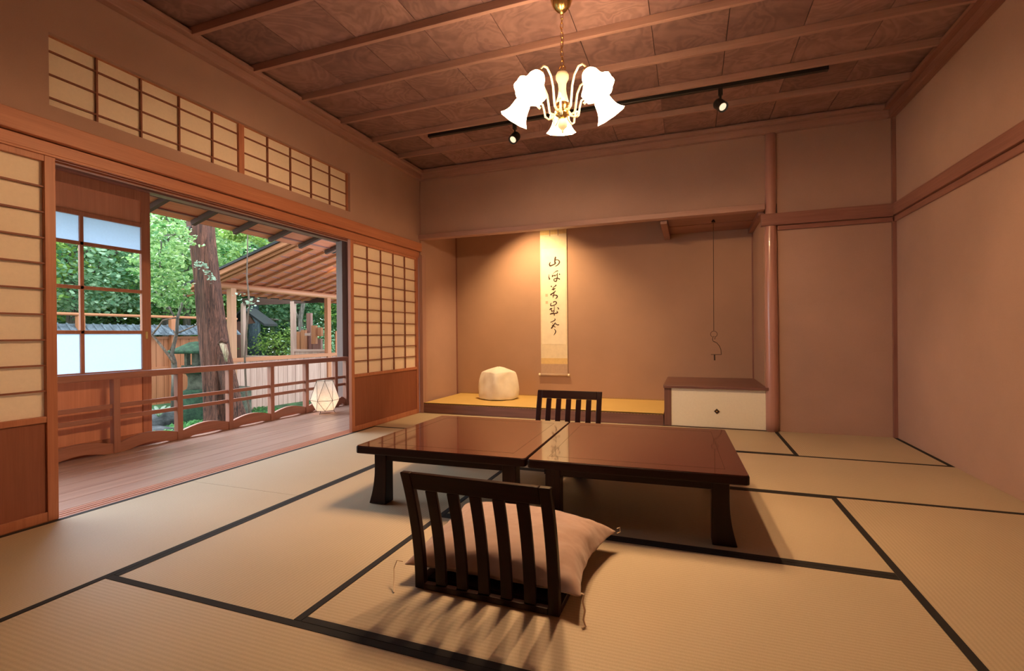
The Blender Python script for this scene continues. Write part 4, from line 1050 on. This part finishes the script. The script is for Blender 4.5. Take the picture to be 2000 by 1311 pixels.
# mossy stone lantern
LX, LY = -5.02, 6.02
g = gz(LX, LY)
t = thing('stone_lantern', 'low mossy stone lantern with a wide cap left of the big trunk', 'stone lantern', (LX, LY, g))
cap = [(.0, .86), (.10, .845), (.19, .80), (.30, .745), (.40, .715), (.42, .69), (.41, .66), (.34, .655), (.12, .66)]
obj('cap', MB().lathe(cap[::-1], (LX, LY, 0), 22), 'mossstone', t, smooth=True)
b = MB()
for a in range(4): 
    q = PI/4+a*PI/2; b.box(LX+.13*math.cos(q)-.035, LX+.13*math.cos(q)+.035, LY+.13*math.sin(q)-.035, LY+.13*math.sin(q)+.035, .44, .66)
obj('light_chamber', b.box(LX-.16, LX+.16, LY-.16, LY+.16, .41, .45), 'stone', t, bevel=.01)
obj('platform', MB().lathe([(.16, .30), (.30, .33), (.31, .38), (.25, .41)], (LX, LY, 0), 20), 'mossstone', t, smooth=True)
obj('shaft', MB().lathe([(.15, .02), (.13, .10), (.13, .24), (.16, .31)], (LX, LY, 0), 16), 'stone', t, smooth=True)
obj('foot', MB().lathe([(.26, g-.03), (.27, g+.10), (.22, .0), (.16, .03)], (LX, LY, 0), 18), 'mossstone', t, smooth=True)
t = thing('stone_slab', 'grey-green square stone basin beside the trunk base', 'stone basin', (-4.75, 6.35, GZ))
obj('basin', MB().box(-5.05, -4.55, 6.15, 6.75, GZ-.08, .02), 'stone', t, bevel=.04)
def rock(c, r, label):
    vs = []; fs = []; n = 14; mR = 8
    for j in range(1, mR):
        th = PI*j/mR
        for k in range(n):
            q = 2*PI*k/n; f = 1+.16*math.sin(3*q+j+c[0])+.12*math.cos(5*q-j*2)
            vs.append((c[0]+r[0]*f*math.sin(th)*math.cos(q), c[1]+r[1]*f*math.sin(th)*math.sin(q), c[2]+r[2]*math.cos(th)))
    for j in range(mR-2):
        for k in range(n): a = j*n+k; b2 = j*n+(k+1) % n; fs.append((a, b2, b2+n, a+n))
    fs.append(tuple(range(n))); fs.append(tuple(range((mR-2)*n, (mR-1)*n)))
    tag(obj('rock', MB().add(vs, fs), 'rock', smooth=True), label, 'rock')
rock((-5.6, 5.75, GZ), (.55, .40, .22), 'dark flat rock in the moss behind the second railing bay')
rock((-4.6, 5.05, GZ-.02), (.40, .22, .12), 'small dark rock close to the railing')
rock((-5.9, 7.15, GZ), (.35, .3, .2), 'mossy rock near the foot of the fence')
# grass tufts (countless)
pts = np.stack([rng.uniform(-6.2, -3.2, 5200), rng.uniform(3.6, 7.4, 5200), np.zeros(5200)], 1)
f = np.sin(pts[:, 0]*2.2+pts[:, 1])+np.cos(pts[:, 1]*1.7) > -.1; pts = pts[f]; pts[:, 2] = [gz(x, y)+.025 for x, y, _ in pts]
root = bpy.data.objects.new('ground_cover', None)
V, n = leaves(pts, .055, -.4); base = np.array([-4.7, 5.4, GZ]); idx = np.arange(n)[:, None]*6
me = bpy.data.meshes.new('ground_cover'); me.from_pydata((V-base).tolist(), [], np.concatenate([idx+np.array([[0, 1, 2, 3]]), idx+np.array([[0, 3, 4, 5]])]).tolist()); me.materials.append(M['grass'])
o = bpy.data.objects.new('ground_cover', me); COL.objects.link(o); o.location = base; tag(o, 'bright green low ground cover over the mossy garden floor', 'ground cover'); o['kind'] = 'stuff'
t = thing('fern', 'small pale fern at the foot of the fence by the dark rock', 'fern', tuple(Vector((-5.186, 5.487, -0.382))))
C0 = Vector((-5.186, 5.487, -0.382))
for k in range(9):
    a = k*2*PI/9; e = Vector((math.cos(a), math.sin(a), 0)); pl = [C0+e*s*.24+Vector((0, 0, .16*math.sin(PI*.62*s))) for s in (0, .3, .6, .85, 1)]
    vs = []; fs = []; sd = Vector((-e.y, e.x, 0))
    for i, p in enumerate(pl):
        wv = (.012, .03, .028, .018, .003)[i]; vs += [p+sd*wv, p+Vector((0, 0, .006)), p-sd*wv]
    for i in range(4): fs += [(3*i, 3*i+1, 3*i+4, 3*i+3), (3*i+1, 3*i+2, 3*i+5, 3*i+4)]
    obj('frond', MB().add(vs, fs), 'leaf_pale', t, fixn=False)

# ------------------------------------------------------------------ pavilion
PX = -5.0
t = thing('garden_pavilion', 'open cedar pavilion with raftered lean-to roof across the garden', 'pavilion', (PX, 8.0, GZ))
def rz_(x): return 1.985+(x+5.0)*.283
b = MB()
y = 6.62
while y < 9.55:
    wd = random.choice((.11, .13, .15)); b.box(PX-.03, PX+random.uniform(-.006, .004), y+.003, y+wd-.003, GZ-.05, .455); y += wd
obj('board_wall', b, 'greyZ', t)
obj('sill', MB().box(PX-.09, PX+.05, 6.68, 9.6, .455, .53), 'outY', t, bevel=.004)
obj('under_sill', MB().box(PX-.03, PX+.02, 6.70, 9.6, .395, .425), 'greyY', t)
obj('corner_post', MB().box(PX-.07, PX+.045, 6.66, 6.775, GZ-.05, 1.90), wood('pale_post', (.52, .27, .15), (.36, .17, .09), 'Z', 14, .7), t, bevel=.004)
obj('far_post', MB().box(PX-.06, PX+.04, 9.22, 9.34, GZ, 1.86), 'outZ', t, bevel=.004)
obj('second_wall', MB().box(PX-.03, PX+.0, 9.55, 10.4, GZ, 1.05), 'outZ', t)
obj('log_beam', MB().tube([(PX, 6.25, 1.885), (PX, 8.5, 1.885), (PX, 11, 1.885)], .062, 16), 'log_out', t, smooth=True)
b = MB(); b.prism([(-2.25, rz_(-2.25)), (-2.25, rz_(-2.25)+.02), (-5.68, rz_(-5.68)+.02), (-5.68, rz_(-5.68))], 1, 6.22, 11.2)
obj('roof_boards', b, 'eaveX', t)
for i in range(15):
    y = 6.50+.325*i; obj('rafter', MB().beam((-2.3, y, rz_(-2.3)-.025), (-5.62, y, rz_(-5.62)-.025), .045, .05), 'outX', t)
for i in range(11):
    x = -5.5+.3*i; obj('roof_batten', MB().box(x-.012, x+.012, 6.24, 11.1, rz_(x)-.014, rz_(x)+.002), 'darkY', t)
for k_, (yy, dz, w_) in enumerate(((6.24, .0, .05), (6.31, -.035, .035), (6.385, -.05, .03))):
    obj('barge_board', MB().beam((-2.25, yy, rz_(-2.25)+dz-.01), (-5.72, yy, rz_(-5.72)+dz-.01), w_, .075), 'outX', t)
b = MB(); b.prism([(-2.2, rz_(-2.2)+.028), (-2.2, rz_(-2.2)+.075), (-5.78, rz_(-5.78)+.065), (-5.80, rz_(-5.8)+.028)], 1, 6.18, 11.2)
obj('roof_tiles', b, 'blacktile', t)
# inner end wall with two windows
EY = 9.42
obj('window_header', MB().box(-7.85, -5.05, EY-.03, EY+.03, 1.745, 1.93), 'verydark', t)
obj('window_post', MB().box(-6.25, -6.13, EY-.04, EY+.04, .40, 1.80), 'greyZ', t, bevel=.004)
obj('window_post', MB().box(-5.20, -5.08, EY-.04, EY+.04, GZ, 1.80), 'greyZ', t, bevel=.004)
obj('window_post', MB().box(-7.90, -7.80, EY-.04, EY+.04, GZ, 1.80), 'greyZ', t, bevel=.004)
obj('window_sill', MB().box(-7.85, -6.13, EY-.05, EY+.05, .40, .445), 'greyX', t)
obj('window_sill', MB().box(-6.13, -5.1, EY-.05, EY+.05, .56, .61), 'greyX', t)
obj('low_wall', MB().box(-6.13, -5.1, EY-.02, EY+.02, GZ, .56), 'greyZ', t)
obj('low_wall', MB().box(-7.85, -6.13, EY-.02, EY+.02, GZ, .40), 'greyZ', t)
obj('window_pane', MB().add([(-7.8, EY, .445), (-6.25, EY, .445), (-6.25, EY, 1.745), (-7.8, EY, 1.745)], [(0, 1, 2, 3)]), 'glass', t)
obj('window_pane', MB().add([(-6.13, EY, .61), (-5.2, EY, .61), (-5.2, EY, 1.745), (-6.13, EY, 1.745)], [(0, 1, 2, 3)]), 'glass', t)
pl_ = Vector((-3.767, 7.880, 2.432))
t2_ = thing('pavilion_lamp', 'small bright lamp under the pavilion roof near the veranda pillar', 'lamp', tuple(pl_))
obj('lamp_glass', MB().lathe([(.07, .03), (.075, .0), (.06, -.02), (.0, -.03)], pl_, 16), flat('lit_lamp_glass', (.9, .85, .7), .4, 0, (1, .85, .6), 8), t2_)
lamp('pavilion_bulb_light', 'POINT', pl_+Vector((0, 0, -.08)), 14, (1, .80, .55), .04, t2_)
# bits behind the right-hand window
t = thing('split_log_fence', 'cluster of reddish upright boards and a dark post behind the right pavilion window', 'fence', (-5.8, 10.2, GZ))
def bx(x, y, z, hx, hh, mt, nm):
    obj(nm, MB().box(x-hx, x+hx, y-.04, y+.04, z-hh, z+hh), mt, t, bevel=.004)
bx(-6.821, 10.215, 0.564, 0.087, 0.494, 'outZ', 'board'); bx(-6.591, 10.193, 0.585, 0.072, 0.511, 'outZ', 'board'); bx(-6.522, 10.325, 0.808, 0.072, 0.742, 'darkZ', 'post')
bx(-6.405, 10.156, 0.979, 0.092, 0.034, 'greyX', 'cap'); bx(-6.187, 10.129, 0.971, 0.070, 0.241, 'outZ', 'slanted_board'); bx(-6.041, 10.183, 1.043, 0.063, 0.114, 'outZ', 'slanted_board'); bx(-6.318, 10.400, 0.600, 0.130, 0.261, 'darkZ', 'post')
t = thing('bare_trunk', 'slim grey trunk behind the right pavilion window', 'tree', tuple(Vector((-7.499, 11.030, 0.298))))
obj('trunk', MB().tube([Vector((-7.502, 11.029, 0.002)), Vector((-7.494, 11.034, 1.037)), Vector((-7.519, 11.025, 1.407)), Vector((-7.432, 11.058, 1.850)), Vector((-7.373, 11.081, 2.367))], [.09, .07, .065, .06, .05], 8), 'bark2', t, smooth=True)
obj('branch', MB().tube([Vector((-7.533, 11.020, 1.408)), Vector((-7.614, 10.991, 1.601)), Vector((-7.682, 10.966, 1.779))], [.04, .02, .012], 6), 'bark2', t)
obj('branch', MB().tube([Vector((-8.088, 10.816, 1.413)), Vector((-8.434, 10.688, 1.460)), Vector((-8.643, 10.612, 1.433))], [.02, .016, .012], 6), 'bark2', t)
t = thing('dark_trunk', 'thick blue-grey trunk behind the left pavilion window', 'tree', tuple(Vector((-10.044, 11.692, 0.244))))
obj('trunk', MB().tube([Vector((-10.016, 11.701, -0.084)), Vector((-10.022, 11.702, 1.226)), Vector((-10.061, 11.689, 2.045)), Vector((-10.109, 11.675, 3.847)), Vector((-10.112, 11.678, 5.484))], [.22, .18, .16, .14, .12], 10), bark('blue_grey_bark', (.12, .15, .19), (.04, .05, .07)), t, smooth=True)
# dark little gate
gx, gy = -8.35, 9.75
t = thing('small_gate', 'small dark gate with a black gabled roof behind the big trunk', 'gate', (gx, gy, GZ))
b = MB()
A1, A2, A3 = Vector((-8.659, 9.433, 1.170)), Vector((-8.131, 9.628, 1.642)), Vector((-7.584, 9.829, 1.215))
def slab(p, q, th, dep):
    n_ = Vector((0, dep, 0)); v = [p, q, q+n_, p+n_]; v += [x+Vector((0, 0, th)) for x in v]
    b.add(v, [(0, 3, 2, 1), (4, 5, 6, 7), (0, 1, 5, 4), (1, 2, 6, 5), (2, 3, 7, 6), (3, 0, 4, 7)])
slab(A1, A2, .06, .45); slab(A2, A3, .06, .45); obj('roof', b, 'blacktile', t)
b = MB(); b.prism([(A1.x+.3, A1.z+.08), (A2.x, A2.z-.02), (A3.x-.3, A3.z+.08)], 1, A2.y+.15, A2.y+.2); obj('gable', b, 'darkX', t)
for p in ((-8.750, 9.719, 0.909), (-8.449, 9.829, 0.906), (-8.357, 9.863, 0.906)):
    p = Vector(p); obj('post', MB().box(p.x-.06, p.x+.06, p.y-.06, p.y+.06, GZ, 1.35), 'darkZ', t)
p, q = Vector((-8.929, 9.866, 0.909)), Vector((-8.530, 10.013, 0.905)); obj('door_leaf', MB().box(p.x, q.x, (p.y+q.y)/2+.1, (p.y+q.y)/2+.14, GZ, 1.2), 'darkZ', t)
